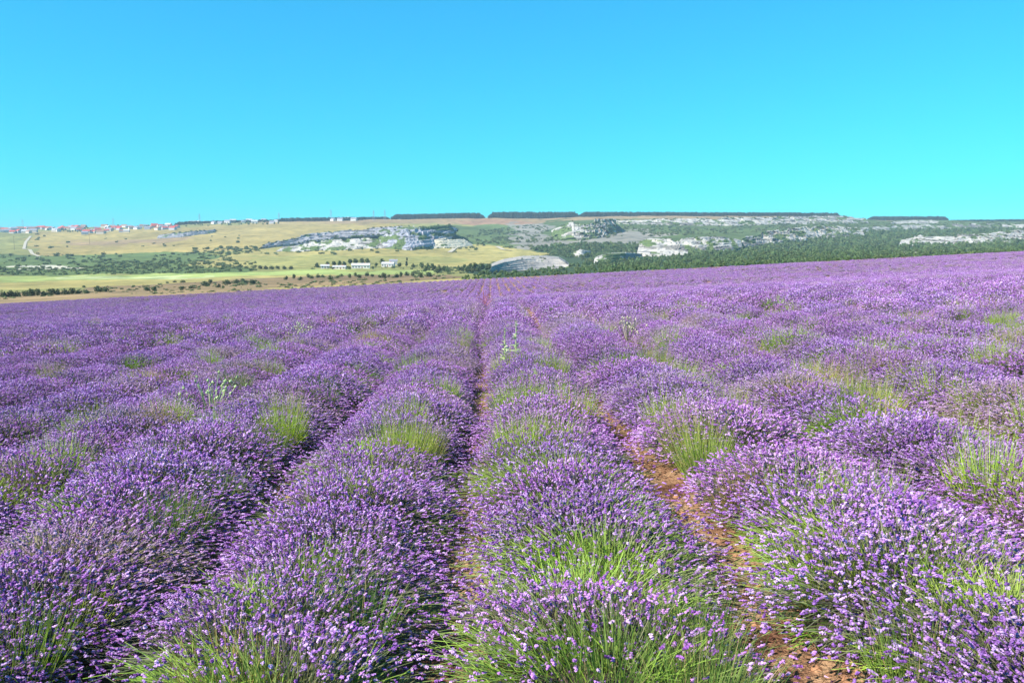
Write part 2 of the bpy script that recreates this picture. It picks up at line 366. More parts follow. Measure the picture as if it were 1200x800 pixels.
cliff([(494, 287), (508, 281), (520, 279), (540, 278), (552, 285)], [(490, 290), (510, 290), (530, 290), (555, 287)], 'bright cream scree mound above the straw field', K_Y, 80, 0.5, 4, -0.3)
cliff([(576, 312), (590, 307), (612, 303), (640, 302), (655, 303), (668, 311)], [(573, 319), (600, 318), (640, 315), (674, 312)], 'smooth grey rock wedge under a straw coloured knoll', (0.33, 0.31, 0.28), 100, 0.12, 6, -0.3)
cliff([(672, 295), (680, 292), (692, 294)], [(671, 300), (682, 301), (692, 299)], 'small pale rock patch among the green scrub', K_W, 110, 0.7, 2, 0.0)
cliff([(697, 303), (712, 298), (735, 296), (752, 297)], [(695, 308), (715, 307), (735, 304), (754, 300)], 'low cream rock slope rising out of the forest', K_W, 120, 0.6, 3, 0.0)
cliff([(646, 270), (670, 259), (700, 256), (722, 257)], [(648, 280), (670, 281), (700, 279), (722, 272)], 'broken white boulder slope under the plateau', K_W, 130, 1.6, 6, 0.55)
cliff([(750, 283), (760, 279), (795, 280), (812, 278), (850, 277), (868, 281)], [(746, 297), (775, 300), (800, 299), (840, 294), (870, 289)], 'tall pale cliff of curved strata above the forest', K_W, 140, 0.8, 5, 0.1, 0.25)
cliff([(870, 276), (890, 271), (920, 268), (970, 264), (1010, 268)], [(868, 288), (895, 288), (925, 281), (965, 280), (1014, 276)], 'white cliff with shrubby top next to the tall strata cliff', K_W, 150, 1.2, 4, 0.3)
cliff([(722, 257), (800, 256), (900, 254), (990, 253), (1015, 256)], [(720, 262), (800, 263), (860, 263.5), (950, 261.5), (1018, 260.5)], 'long white cliff edge of the plateau under the tree belt', K_W, 160, 1.3, 3, 0.2)
cliff([(1000, 266), (1060, 264), (1140, 262), (1215, 263)], [(1000, 271), (1060, 269), (1140, 266), (1215, 266)], 'thin pale ledge running under the low plateau rim', K_W, 170, 1.0, 3, 0.25)
cliff([(1056, 279), (1080, 275), (1150, 274), (1185, 270), (1215, 269)], [(1053, 287), (1100, 287), (1150, 285), (1215, 282)], 'broad white cliff above the forest edge', K_W, 180, 1.2, 4, 0.1)
cliff([(1045, 259), (1070, 258), (1100, 258)], [(1043, 262), (1070, 261.5), (1102, 261)], 'small white cliff under the bluish far belt', K_W, 190, 0.7, 2, 0.0)

# ------------------------------------------------------------------ scattering of uncountable growth by geometry nodes
def scatter(name, pts, rot, scl, idx, protos, label, kind='stuff', base=(0, 0, 0)):
    coll = bpy.data.collections.new(name + '_sources')
    for k, (me, mt) in enumerate(protos):
        o = bpy.data.objects.new('%s_source_%02d' % (name, k), me); coll.objects.link(o)
        if not me.materials:
            for q in (mt if isinstance(mt, (list, tuple)) else [mt]): me.materials.append(q)
    me = bpy.data.meshes.new(name); n = len(pts)
    me.vertices.add(n); me.vertices.foreach_set('co', np.ascontiguousarray(pts, np.float32).ravel())
    a = me.attributes.new('rot', 'FLOAT_VECTOR', 'POINT'); a.data.foreach_set('vector', np.ascontiguousarray(rot, np.float32).ravel())
    a = me.attributes.new('scl', 'FLOAT_VECTOR', 'POINT'); a.data.foreach_set('vector', np.ascontiguousarray(scl, np.float32).ravel())
    a = me.attributes.new('idx', 'INT', 'POINT'); a.data.foreach_set('value', np.ascontiguousarray(idx, np.int32))
    o = link(name, me)
    ng = bpy.data.node_groups.new(name + '_nodes', 'GeometryNodeTree')
    ng.interface.new_socket('Geometry', in_out='INPUT', socket_type='NodeSocketGeometry'); ng.interface.new_socket('Geometry', in_out='OUTPUT', socket_type='NodeSocketGeometry')
    gi = ng.nodes.new('NodeGroupInput'); go = ng.nodes.new('NodeGroupOutput')
    ci = ng.nodes.new('GeometryNodeCollectionInfo'); ci.inputs['Collection'].default_value = coll; ci.inputs['Separate Children'].default_value = True; ci.inputs['Reset Children'].default_value = True
    iop = ng.nodes.new('GeometryNodeInstanceOnPoints'); iop.inputs['Pick Instance'].default_value = True
    def na(nm, dt):
        q = ng.nodes.new('GeometryNodeInputNamedAttribute'); q.data_type = dt; q.inputs['Name'].default_value = nm; return q.outputs['Attribute']
    ng.links.new(gi.outputs[0], iop.inputs['Points']); ng.links.new(ci.outputs[0], iop.inputs['Instance'])
    ng.links.new(na('idx', 'INT'), iop.inputs['Instance Index']); ng.links.new(na('rot', 'FLOAT_VECTOR'), iop.inputs['Rotation']); ng.links.new(na('scl', 'FLOAT_VECTOR'), iop.inputs['Scale'])
    ng.links.new(iop.outputs[0], go.inputs[0])
    md = o.modifiers.new('scatter', 'NODES'); md.node_group = ng
    return tag(o, label, kind=kind)

# ------------------------------------------------------------------ plant meshes
def ribbons(P0, D, L, W, bend, segs, rng, taper=0.3, up=None):
    """blade ribbons: start P0, direction D, length L, half-width W, drooping by bend; returns v, f, t (0..1 along)"""
    n = len(P0); side = norm(np.cross(D, rng.normal(size=(n, 3))))
    vs = []; ts = []
    for k in range(segs + 1):
        t = k / segs
        c = P0 + D * (L * t)[:, None] + np.outer(bend * L * t * t, [0, 0, -1]) * 1.0
        w = (W * (1 - (1 - taper) * t))[:, None] * side
        vs += [c - w, c + w]; ts += [np.full(n, t)] * 2
    v = np.stack(vs, 1).reshape(-1, 3); tt = np.stack(ts, 1).reshape(-1)
    nv = 2 * (segs + 1); b = (np.arange(n) * nv)[:, None, None]
    q = np.array([[2 * k, 2 * k + 1, 2 * k + 3, 2 * k + 2] for k in range(segs)])[None]
    return v, (b + q).reshape(-1, 4), tt
def spikes(P0, D, L, rad, rng, rings=7, sides=5, prof=None):
    n = len(P0); u = norm(np.cross(D, rng.normal(size=(n, 3)))); w = np.cross(D, u)
    prof = np.array(prof); rings = len(prof)
    vs = []
    for k in range(rings):
        t = k / (rings - 1)
        for s in range(sides):
            a = 2 * math.pi * (s + 0.5 * (k % 2)) / sides
            rr = rad * prof[k] * rng.uniform(0.55, 1.45, n)
            vs.append(P0 + D * (L * (t + rng.uniform(-0.05, 0.05, n)))[:, None] + (u * math.cos(a) + w * math.sin(a)) * rr[:, None])
    v = np.stack(vs, 1).reshape(-1, 3); nv = rings * sides
    b = (np.arange(n) * nv)[:, None, None]
    q = np.array([[k * sides + s, k * sides + (s + 1) % sides, (k + 1) * sides + (s + 1) % sides, (k + 1) * sides + s] for k in range(rings - 1) for s in range(sides)])[None]
    return v, (b + q).reshape(-1, 4), nv
FL_D = np.array([0.20, 0.065, 0.31]); FL_M = np.array([0.46, 0.21, 0.57]); FL_L = np.array([0.66, 0.44, 0.74]); FL_G = np.array([0.42, 0.32, 0.38])
def lavender(seed, n_st, kind, lod=0):
    """returns leaf mesh, stem mesh, spike mesh of one lavender bush about 1.3 m across and 0.55 m tall"""
    rng = np.random.default_rng(seed)
    # starting points on the leafy mound
    a = rng.uniform(0, 2 * math.pi, n_st); r = np.sqrt(rng.uniform(0, 1, n_st))
    lump = 1 + 0.25 * (fbm(np.cos(a) * 1.5 + 5, np.sin(a) * 1.5 + 5, seed) - 0.5)
    bx = 0.44 * r * np.cos(a) * lump; by = 0.48 * r * np.sin(a) * lump; bz = 0.27 * (1 - 0.8 * r ** 2) + 0.02
    P0 = np.stack([bx, by, bz], 1)
    lean = r ** 1.2 * R(78) + rng.normal(0, R(14), n_st); az = a + rng.normal(0, 0.5, n_st)
    D = norm(np.stack([np.sin(lean) * np.cos(az) + 0.10, np.sin(lean) * np.sin(az), np.cos(lean)], 1))
    L = (0.275 - 0.215 * rng.uniform(0, 1, n_st) ** 1.1); L *= 1 + 0.35 * (fbm(bx * 5 + 9, by * 5 + 9, seed + 3) - 0.5)
    bend = rng.uniform(0.0, 0.18, n_st) + 0.10 * r
    # which stalks flower
    m = fbm(bx * 4 + 2, by * 4 + 7, seed + 1, 3)
    if kind == 'full': fl = rng.uniform(size=n_st) < 0.93
    elif kind == 'patchy': fl = rng.uniform(size=n_st) < np.clip((m - 0.36) * 7, 0.24, 0.93)
    elif kind == 'green': fl = rng.uniform(size=n_st) < np.clip((m - 0.42) * 6, 0.14, 0.9)
    else: fl = rng.uniform(size=n_st) < 0.75
    keep = fl | (rng.uniform(size=n_st) < 0.6)
    P0, D, L, bend, fl, r, m = [q[keep] for q in (P0, D, L, bend, fl, r, m)]; n = len(P0)
    sv, sf, st = ribbons(P0, D, L, np.full(n, {0: 0.0016, 1: 0.0026, 2: 0.006}[lod]), bend, 3 if lod == 0 else 1, rng, 0.7)
    nvs = len(sv) // n; tone = rng.uniform(0, 1, n)[:, None]
    cst = np.array([0.09, 0.095, 0.06]) * (1 - tone) + np.array([0.25, 0.24, 0.15]) * tone
    gre = np.clip((0.55 - m) * 4, 0, 1)[:, None] * (0 if kind in ('full', 'pale') else 1)
    cst = cst * (1 - gre) + np.array([0.28, 0.42, 0.06]) * gre
    if kind == 'pale': cst = cst * 0.5 + np.array([0.36, 0.29, 0.17]) * 0.5
    stem = mesh_np('flower_stems', sv, sf, np.repeat(cst, nvs, 0))
    # flower spikes
    k = np.nonzero(fl)[0]; nk = len(k)
    tip = P0[k] + D[k] * L[k][:, None] + np.outer(bend[k] * L[k], [0, 0, -1]); Dk = norm(D[k] + np.outer(-1.5 * bend[k], [0, 0, 1]) + rng.normal(0, 0.32, (nk, 3)))
    if lod == 0:
        prof = [0.3, 1.0, 0.55, 1.1, 0.6, 0.9, 0.2]; fv, ff, nv = spikes(tip - Dk * 0.008, Dk, rng.uniform(0.016, 0.036, nk), rng.uniform(0.0048, 0.0080, nk), rng, prof=prof, sides=4)
    elif lod == 1:
        prof = [0.3, 1.0, 0.7, 0.15]; fv, ff, nv = spikes(tip - Dk * 0.015, Dk, rng.uniform(0.022, 0.048, nk), rng.uniform(0.009, 0.015, nk), rng, prof=prof, sides=4)
    else:
        prof = [0.3, 1.0, 0.1]; fv, ff, nv = spikes(tip - Dk * 0.05, Dk, rng.uniform(0.07, 0.12, nk), rng.uniform(0.022, 0.036, nk), rng, prof=prof, sides=3)
    t = rng.uniform(0, 1, nk)[:, None]
    c = np.where(t < 0.5, FL_D + (FL_M - FL_D) * t * 2, FL_M + (FL_L - FL_M) * (t - 0.5) * 2)
    if kind == 'pale': c = 0.45 * c + 0.55 * FL_G
    cf = np.repeat(c, nv, 0) * rng.uniform(0.35, 1.42, (nk * nv, 1))
    spk = mesh_np('flower_spikes', fv, ff, cf)
    # leafy mound: narrow grey-green leaves and a low woody core
    nl = {0: 1900, 1: 260, 2: 40}[lod]; lw = {0: 0.0035, 1: 0.010, 2: 0.03}[lod]; ll = {0: 0.085, 1: 0.11, 2: 0.16}[lod]
    a = rng.uniform(0, 2 * math.pi, nl); r = np.sqrt(rng.uniform(0, 1, nl)); q = rng.uniform(0.25, 1, nl)
    p0 = np.stack([0.46 * r * np.cos(a), 0.50 * r * np.sin(a), (0.29 * (1 - 0.75 * r ** 2)) * q], 1)
    ln = r * R(70) + rng.normal(0, R(22), nl); D2 = norm(np.stack([np.sin(ln) * np.cos(a), np.sin(ln) * np.sin(a), np.cos(ln)], 1) + rng.normal(0, 0.25, (nl, 3)))
    lv, lf, lt = ribbons(p0, D2, rng.uniform(0.6, 1.5, nl) * ll, np.full(nl, lw), np.full(nl, 0.1), 2 if lod == 0 else 1, rng, 0.3)
    tone = rng.uniform(0, 1, nl)[:, None]; mm = fbm(p0[:, 0] * 4 + 2, p0[:, 1] * 4 + 7, seed + 1, 3)
    cl = np.array([0.09, 0.10, 0.055]) * (1 - tone) + np.array([0.21, 0.23, 0.11]) * tone
    if kind in ('patchy', 'green'):
        g = np.clip((0.6 - mm) * 4, 0, 1)[:, None]; cl = cl * (1 - g) + (np.array([0.23, 0.40, 0.045]) * (0.6 + 0.8 * tone)) * g
    if kind == 'pale': cl = cl * 0.6 + np.array([0.30, 0.22, 0.12]) * 0.4
    cl = np.repeat(cl, len(lv) // nl, 0)
    ns, nr = 10, 4; cv = [(0.37 * math.cos(x) * math.cos(e) * (1 + 0.15 * math.sin(3 * x + seed)), 0.41 * math.sin(x) * math.cos(e), -0.06 + 0.27 * math.sin(e)) for e in np.linspace(0, 1.45, nr) for x in np.linspace(0, 2 * math.pi, ns, endpoint=False)]
    cfc = [[j * ns + i, j * ns + (i + 1) % ns, (j + 1) * ns + (i + 1) % ns, (j + 1) * ns + i] for j in range(nr - 1) for i in range(ns)]
    base = len(lv)
    leaf = mesh_np('foliage', np.concatenate([lv, np.array(cv)]), np.concatenate([lf, np.array(cfc) + base]), np.concatenate([cl, np.tile([0.07, 0.055, 0.04], (len(cv), 1))]))
    return leaf, stem, spk
def joined(parts, mats, name):
    """one mesh from several, keeping colours and a material slot for each"""
    vs, fs, cs, mi = [], [], [], []; off = 0
    for j, me in enumerate(parts):
        n = len(me.vertices); v = np.empty(n * 3, np.float32); me.vertices.foreach_get('co', v); f = np.empty(len(me.loops), np.int32); me.loops.foreach_get('vertex_index', f)
        c = np.empty(n * 4, np.float32); me.attributes['Col'].data.foreach_get('color', c)
        vs.append(v.reshape(-1, 3)); fs.append(f.reshape(-1, 4) + off); cs.append(c.reshape(-1, 4)[:, :3]); mi.append(np.full(len(me.polygons), j, np.int32)); off += n
    me = mesh_np(name, np.concatenate(vs), np.concatenate(fs), np.concatenate(cs))
    for m in mats: me.materials.append(m)
    me.polygons.foreach_set('material_index', np.concatenate(mi)); return me
LAV_M = [M_LEAF, M_STEM, M_FLOWER]
KINDS = ['full'] * 3 + ['patchy'] * 3 + ['green'] * 2 + ['pale'] * 2
LOD0 = []
for i, k in enumerate(KINDS):
    t = lavender(100 + i, 3200 if k != 'green' else 2500, k, 0)
    for me, m in zip(t, LAV_M): me.materials.append(m)
    LOD0.append(t)
KIDX = {k: [i for i, q in enumerate(KINDS) if q == k] for k in ('full', 'patchy', 'green', 'pale')}
LOD1 = [joined(lavender(200 + i, 800, k, 1), LAV_M, 'lavender_mid_%d' % i) for i, k in enumerate(KINDS)]
LOD2 = [joined(lavender(300 + i, 130, k, 2), LAV_M, 'lavender_far_%d' % i) for i, k in enumerate(KINDS)]

# ------------------------------------------------------------------ green and dry patches seen in the field: (px, py, radius px, sort, height m)
PATCHES = [
    (640, 515, 52, 'g', .42), (600, 520, 25, 'g', .4), (465, 522, 34, 'g', .42), (455, 548, 24, 'o', .35), (185, 605, 50, 'd', .38), (235, 590, 30, 'd', .36), (107, 497, 11, 'g', .4), (243, 484, 20, 'g', .45),
    (28, 498, 14, 'g', .35), (62, 410, 15, 'o', .4), (262, 377, 9, 'g', .4), (370, 376, 9, 'o', .4), (436, 402, 20, 'y', .45), (405, 413, 12, 'o', .45), (602, 468, 13, 'g', .38),
    (640, 462, 14, 'g', .36), (655, 645, 50, 'g', .42), (715, 665, 34, 'g', .4), (620, 722, 52, 'o', .36), (758, 718, 36, 'o', .4), (705, 700, 40, 'r', .3), (352, 690, 26, 'g', .42),
    (430, 700, 34, 'd', .42), (262, 772, 50, 'y', .38), (340, 778, 50, 'o', .38), (15, 745, 28, 'g', .42), (75, 735, 36, 'd', .4), (830, 520, 17, 'g', .4), (858, 450, 13, 'g', .4), (815, 437, 9, 'g', .4),
    (905, 458, 13, 'o', .4), (955, 437, 11, 'g', .38), (935, 572, 36, 'g', .42), (990, 592, 30, 'g', .42), (1020, 515, 20, 'g', .4), (1115, 562, 44, 'g', .6), (1080, 575, 25, 'g', .5), (1180, 585, 38, 'o', .5),
    (1050, 655, 46, 'g', .42), (1105, 468, 11, 'g', .4), (1172, 490, 26, 'g', .4), (1045, 460, 22, 'o', .4), (1030, 414, 12, 'g', .4), (1132, 428, 14, 'g', .4), (868, 380, 9, 'g', .4),
    (780, 378, 10, 'o', .4), (930, 650, 18, 'g', .38), (915, 705, 34, 'd', .4), (1150, 665, 30, 'o', .4), (285, 556, 32, 'd', .38), (332, 512, 22, 'd', .38), (408, 575, 16, 'g', .4), (48, 588, 18, 'd', .35),
    (145, 545, 16, 'd', .38), (118, 393, 8, 'o', .4), (412, 460, 10, 'd', .36), (500, 400, 7, 'o', .4), (465, 430, 9, 'd', .4), (552, 402, 7, 'o', .4), (20, 565, 12, 'y', .4), (130, 690, 30, 'g', .3),
    (1100, 700, 34, 'd', .36), (1010, 745, 40, 'd', .36), (1185, 720, 26, 'g', .36), (820, 780, 26, 'd', .4), (700, 765, 20, 'd', .36), (880, 640, 18, 'd', .36), (940, 760, 24, 'o', .3), (1150, 380, 12, 'o', .36), (1085, 393, 10, 'o', .36),
    (900, 390, 9, 'o', .36), (985, 372, 8, 'o', .36), (790, 490, 14, 'g', .36), (770, 530, 20, 'd', .36), (210, 492, 12, 'y', .42), (560, 470, 8, 'd', .3), (1200, 640, 24, 'g', .4), (420, 640, 24, 'd', .36)]
for _i in range(150):
    _d = random.uniform(5, 26); PATCHES.append((random.uniform(10, 1190), 310 + 1.45 * F / _d * 0.98, random.uniform(0.10, 0.24) * F / _d, random.choice('gggdooy'), random.uniform(.34, .44)))
PP = np.array([field_hit(a, b, 0.30) for a, b, *_ in PATCHES]); PR = np.array([max(0.15, c / F * np.linalg.norm(p)) for (a, b, c, *_), p in zip(PATCHES, PP)])

# ------------------------------------------------------------------ lavender rows
def ordinal(n): return ['first', 'second', 'third', 'fourth', 'fifth', 'sixth', 'seventh', 'eighth', 'ninth', 'tenth', 'eleventh', 'twelfth', 'thirteenth', 'fourteenth', 'fifteenth'][n - 1]
def row_words(k):
    if k == 0: return 'the row between the two bare furrows'
    if k > 0: return 'the %s row beyond the orange soil furrow' % ordinal(min(k, 15))
    return 'the %s row beyond the narrow dark furrow' % ordinal(min(-k, 15))
bush = []
for k in range(-110, 125):
    xk = ROW0 + ROW * k; y = -1.0 + random.random() * 0.5
    while y < 204:
        yy = y + random.uniform(-0.1, 0.1); x = xk + random.gauss(0, 0.05)
        y += 0.52 if y < 70 else 0.70
        bush.append((k, x, yy))
B = np.array(bush); B[:, 1] += rowwig(B[:, 0], B[:, 2]) * np.where(np.abs(B[:, 0] + 0.5) < 1, 0.5, 1.0); B[:, 1] += (np.where(B[:, 0] == 0, -0.07, 0) + np.where(B[:, 0] == -1, 0.04, 0) + np.where(B[:, 0] == 1, 0.05, 0)) * np.clip((10 - B[:, 2]) / 5, 0, 1)
bz = zfield(B[:, 1], B[:, 2]) + 0.02
bpx, bpy_, bd = project(np.stack([B[:, 1], B[:, 2], bz + 0.35], 1))
dist = np.hypot(B[:, 1], B[:, 2])
# irregular far edge and thin places
edge = 200 + 4 * (fbm(B[:, 1] / 9, B[:, 1] * 0, 77) - 0.5)
gap = (RNG.uniform(size=len(B)) < 0.03 + np.where(B[:, 2] > 55, 0.04 + 0.55 * np.clip((fbm(B[:, 1] / 14, B[:, 2] / 22, 55, 3) - 0.54) * 7, 0, 1), 0))
wide = (np.abs(B[:, 1]) < 9 + 0.80 * np.maximum(B[:, 2], 0)) & (B[:, 2] < edge) & (dist > 2.75) & ~gap & ~((dist < 4.2) & ((bpy_ > 880) | (B[:, 2] < 1.2)))
# leave the camera's standing place free
wide &= ~((np.abs(B[:, 1]) < 0.75) & (B[:, 2] < 1.3))
B, bz, bpx, bpy_, bd, dist = [q[wide] for q in (B, bz, bpx, bpy_, bd, dist)]
inv = (bpx > -70) & (bpx < 1270) & (bpy_ < 900) & (B[:, 2] > 1.0)
order = np.argsort(np.where(inv, dist, 1e9)); near = np.zeros(len(B), bool); near[order[:300]] = True
kindn = fbm(B[:, 1] / 5, B[:, 2] / 6, 91, 3); rnd = RNG.uniform(size=len(B))
kinds = np.where(rnd < 0.62, 'full', np.where(rnd < 0.80, 'patchy', 'pale')).astype(object)
kinds[(rnd > 0.955)] = 'green'
kinds[(B[:, 2] > 170) & (B[:, 1] < 20) & (rnd > 0.3)] = 'pale'
kinds[(B[:, 2] > 30) & (kindn > 0.60) & (rnd > 0.25)] = 'pale'; kinds[(B[:, 2] > 14) & (kindn < 0.36) & (rnd > 0.4)] = 'patchy'
for p, r_, (a, b, c, s, h) in zip(PP, PR, PATCHES):
    d = np.hypot(B[:, 1] - p[0], B[:, 2] - p[1]); kinds[d < max(0.26, r_ * 0.6)] = 'green'; q = (d >= max(0.26, r_ * 0.6)) & (d < r_ + 0.10); kinds[q & (kinds != 'green')] = 'patchy'
LOOK = {'full': 'dense purple lavender bush', 'patchy': 'lavender bush with green stems showing', 'green': 'mostly green lavender bush with few flowers', 'pale': 'faded pale lavender bush with dry stems'}
for i in np.nonzero(near)[0]:
    k, x, y = B[i]; kd = kinds[i]; mi = random.choice(KIDX[kd]); d = dist[i]
    e = empty('lavender_bush', (x, y, bz[i]), random.choice((0, math.pi)) + random.uniform(-0.5, 0.5)); s = random.uniform(0.92, 1.08); wd = (1.13 if y < 7 else 1.02) if k in (0, -1) else 1.24; e.scale = (s * wd, s * 1.08, s * random.uniform(0.74, 0.86))
    tag(e, '%s in %s' % (LOOK[kd], row_words(int(k))), 'lavender', 'lavender bushes of the near rows')
    for nm, me in zip(('foliage', 'flower_stems', 'flower_spikes'), LOD0[mi]):
        o = link(nm, me, None, e); o['kind'] = 'stuff'
rest = ~near
def scatter_bushes(name, sel, lods, label, smin, smax):
    ii = np.nonzero(sel)[0]; n = len(ii)
    idx = np.array([random.choice(KIDX[kinds[i]]) for i in ii])
    s = RNG.uniform(smin, smax, n); sc_ = np.stack([s * np.where((B[ii, 0] >= -1) & (B[ii, 0] <= 0), 1.02, 1.0), s, s * RNG.uniform(0.78, 0.98, n)], 1)
    rot = np.stack([np.zeros(n), np.zeros(n), RNG.integers(0, 2, n) * math.pi + RNG.uniform(-0.5, 0.5, n)], 1)
    scatter(name, np.stack([B[ii, 1], B[ii, 2], bz[ii]], 1), rot, sc_, idx, [(m, None) for m in lods], label)
close = rest & (dist < 9); kinds[close & (kinds == 'green')] = 'patchy'; kinds[close & (kinds == 'pale')] = 'full'
mid = rest & (dist >= 9) & (dist < 32); far1 = rest & (dist >= 32) & (dist < 75); far2 = rest & (dist >= 75)
FINE = {i: joined(LOD0[i], LAV_M, 'lavender_fine_%d' % i) for i in (0, 3)}
scatter_bushes('lavender_rows_beside', close, [FINE[3 if q == 'patchy' else 0] for q in KINDS], 'lavender rows going on beside the nearest bushes', 0.9, 1.05)
scatter_bushes('lavender_rows_middle', mid, LOD1, 'lavender rows running on behind the nearest bushes', 0.98, 1.14)
scatter_bushes('lavender_rows_further', far1, LOD1, 'purple lavender rows dipping beyond the rise', 0.88, 1.05)
scatter_bushes('lavender_rows_distant', far2, LOD2, 'distant lavender rows up to the field edge', 0.87, 1.02)

# ------------------------------------------------------------------ grass tufts and weeds
def grass_mesh(seed, sort, n):
    rng = np.random.default_rng(seed); a = rng.uniform(0, 2 * math.pi, n); r = np.sqrt(rng.uniform(0, 1, n))
    P0 = np.stack([0.6 * r * np.cos(a), 0.6 * r * np.sin(a), np.zeros(n)], 1)
    lean = r * R(38) + np.abs(rng.normal(0, R(13), n)); az = a + rng.normal(0, 0.6, n)
    D = norm(np.stack([np.sin(lean) * np.cos(az) + 0.08, np.sin(lean) * np.sin(az), np.cos(lean)], 1)); L = rng.uniform(0.5, 1.05, n)
    v, f, t = ribbons(P0, D, L, rng.uniform(0.005, 0.010, n), rng.uniform(0.02, 0.35, n), 4, rng, 0.12)
    A, Bc = {'g': ((0.20, 0.36, 0.025), (0.52, 0.68, 0.08)), 'd': ((0.08, 0.16, 0.03), (0.22, 0.34, 0.07)), 'o': ((0.20, 0.26, 0.05), (0.46, 0.46, 0.14)), 'y': ((0.32, 0.22, 0.05), (0.55, 0.42, 0.14)), 'r': ((0.16, 0.075, 0.045), (0.42, 0.24, 0.13))}[sort]
    tone = rng.uniform(0, 1, n)[:, None]; c = np.array(A) * (1 - tone) + np.array(Bc) * tone
    dry = rng.uniform(size=n) < 0.12; c[dry] = [0.42, 0.33, 0.16]
    me = mesh_np('blades', v, f, np.repeat(c, 10, 0)); me.materials.append(M_GRASS); return me
GM = {s: [grass_mesh(400 + i * 7 + ord(s), s, 400) for i in range(3)] for s in 'gdoyr'}
GLOOK = {'g': 'bright green grass tuft', 'd': 'dark green grass tuft', 'o': 'olive yellow grass tuft', 'y': 'golden dry grass tuft', 'r': 'reddish brown tangle of dead stems'}
for p, r_, (a, b, c, s, h) in zip(PP, PR, PATCHES):
    k = int(round((p[0] - ROW0) / ROW)); nsub = 1 + int(r_ > 0.22) + int(r_ > 0.34) * 1
    for j in range(nsub):
        off = np.array([0, 0]) if nsub == 1 else RNG.normal(0, r_ * 0.45, 2); x, y = p[0] + off[0], p[1] + off[1]; x = float(np.clip(x, ROW0 + ROW * k - 0.30, ROW0 + ROW * k + 0.30))
        rr = r_ / (1 + 0.45 * (nsub - 1)); o = link('grass_tuft' if s != 'r' else 'dead_stem_tangle', None); me = random.choice(GM[s])
        bpy.data.objects.remove(o)
        o = link('grass_tuft' if s != 'r' else 'dead_stem_tangle', me); hh = h * random.uniform(0.9, 1.15) + 0.25
        hh *= 0.86 if y < 6 else 1.10; o.location = (x, y, float(zfield(x, y)) + 0.02); w_ = min(max(rr * 1.05, 0.26), 0.42); o.scale = (w_, w_, hh); o.rotation_euler = (0, 0, random.uniform(0, 6.28))
        tag(o, '%s growing in %s' % (GLOOK[s], row_words(k)), 'grass' if s != 'r' else 'dead stems', 'grass tufts among the lavender')

# tall pale mulleins and dried umbels
def mullein(px, py, h, label):
    p = field_hit(px, py, 0.0); e = empty('mullein_weed', (p[0], p[1], float(zfield(p[0], p[1])))); tag(e, label, 'weed', 'tall weeds in the lavender')
    rng = np.random.default_rng(int(px)); MB().bar((0, 0, 0), (0.01, 0, h), 0.014, 0.006, 5).build('stem', flat_mat('mullein_stem', (0.36, 0.42, 0.2)), e)
    n = 60; t = rng.uniform(0.1, 1, n); a = rng.uniform(0, 6.28, n); D = norm(np.stack([np.cos(a), np.sin(a), rng.uniform(0.3, 1.2, n)], 1))
    v, f, _ = ribbons(np.stack([0.01 * t, 0 * t, t * h], 1), D, (0.16 * (1 - t) + 0.035), 0.02 * (1 - t) + 0.008, np.full(n, 0.3), 2, rng, 0.2)
    me = mesh_np('leaves', v, f, np.repeat(np.array([0.42, 0.48, 0.26]) * rng.uniform(0.7, 1.3, (n, 1)), 6, 0)); o = link('leaves', me, M_GRASS, e); o['kind'] = 'stuff'
mullein(591, 448, 0.8, 'slim pale mullein spike beside its taller twin'); mullein(604, 445, 0.88, 'tall pale mullein spike standing over the lavender')
def dried(px, py, h, c1, label, n=90):
    p = field_hit(px, py, 0.0); rng = np.random.default_rng(int(px) + 3); a = rng.uniform(0, 6.28, n); ln = np.abs(rng.normal(0, 0.55, n))
    D = norm(np.stack([np.sin(ln) * np.cos(a), np.sin(ln) * np.sin(a), np.cos(ln)], 1)); L = h * rng.uniform(0.6, 1.1, n)
    P0 = np.zeros((n, 3)); v, f, _ = ribbons(P0, D, L, np.full(n, 0.006), np.full(n, 0.1), 3, rng, 0.6); c = np.repeat(np.array(c1) * rng.uniform(0.7, 1.25, (n, 1)), 8, 0)
    e = empty('dried_weed', (p[0], p[1], float(zfield(p[0], p[1])))); tag(e, label, 'weed', 'tall weeds in the lavender')
    o = link('stems', mesh_np('stems', v, f, c), M_GRASS, e); o['kind'] = 'stuff'
    tip = D * L[:, None] + np.outer(0.1 * L, [0, 0, -1]); fv, ff, nv = spikes(tip, D, np.full(n, 0.05), np.full(n, 0.02), rng, prof=[0.2, 1, 0.6, 0.2], sides=4)
    o = link('seed_heads', mesh_np('seed_heads', fv, ff, np.repeat(np.array(c1) * 1.1 * rng.uniform(0.7, 1.25, (n, 1)), nv, 0)), M_FLOWER, e); o['kind'] = 'stuff'
dried(352, 406, 0.58, (0.40, 0.38, 0.27), 'pale grey dried weed bush beside the golden grass', 50); dried(735, 406, 0.58, (0.44, 0.41, 0.28), 'cream dried weed bush rising from the lavender', 50)
dried(567, 362, 0.85, (0.45, 0.12, 0.08), 'small reddish weed at the far end of the narrow furrow', 40); dried(248, 497, 0.62, (0.36, 0.42, 0.20), 'pale green branching weed among the lavender', 36)

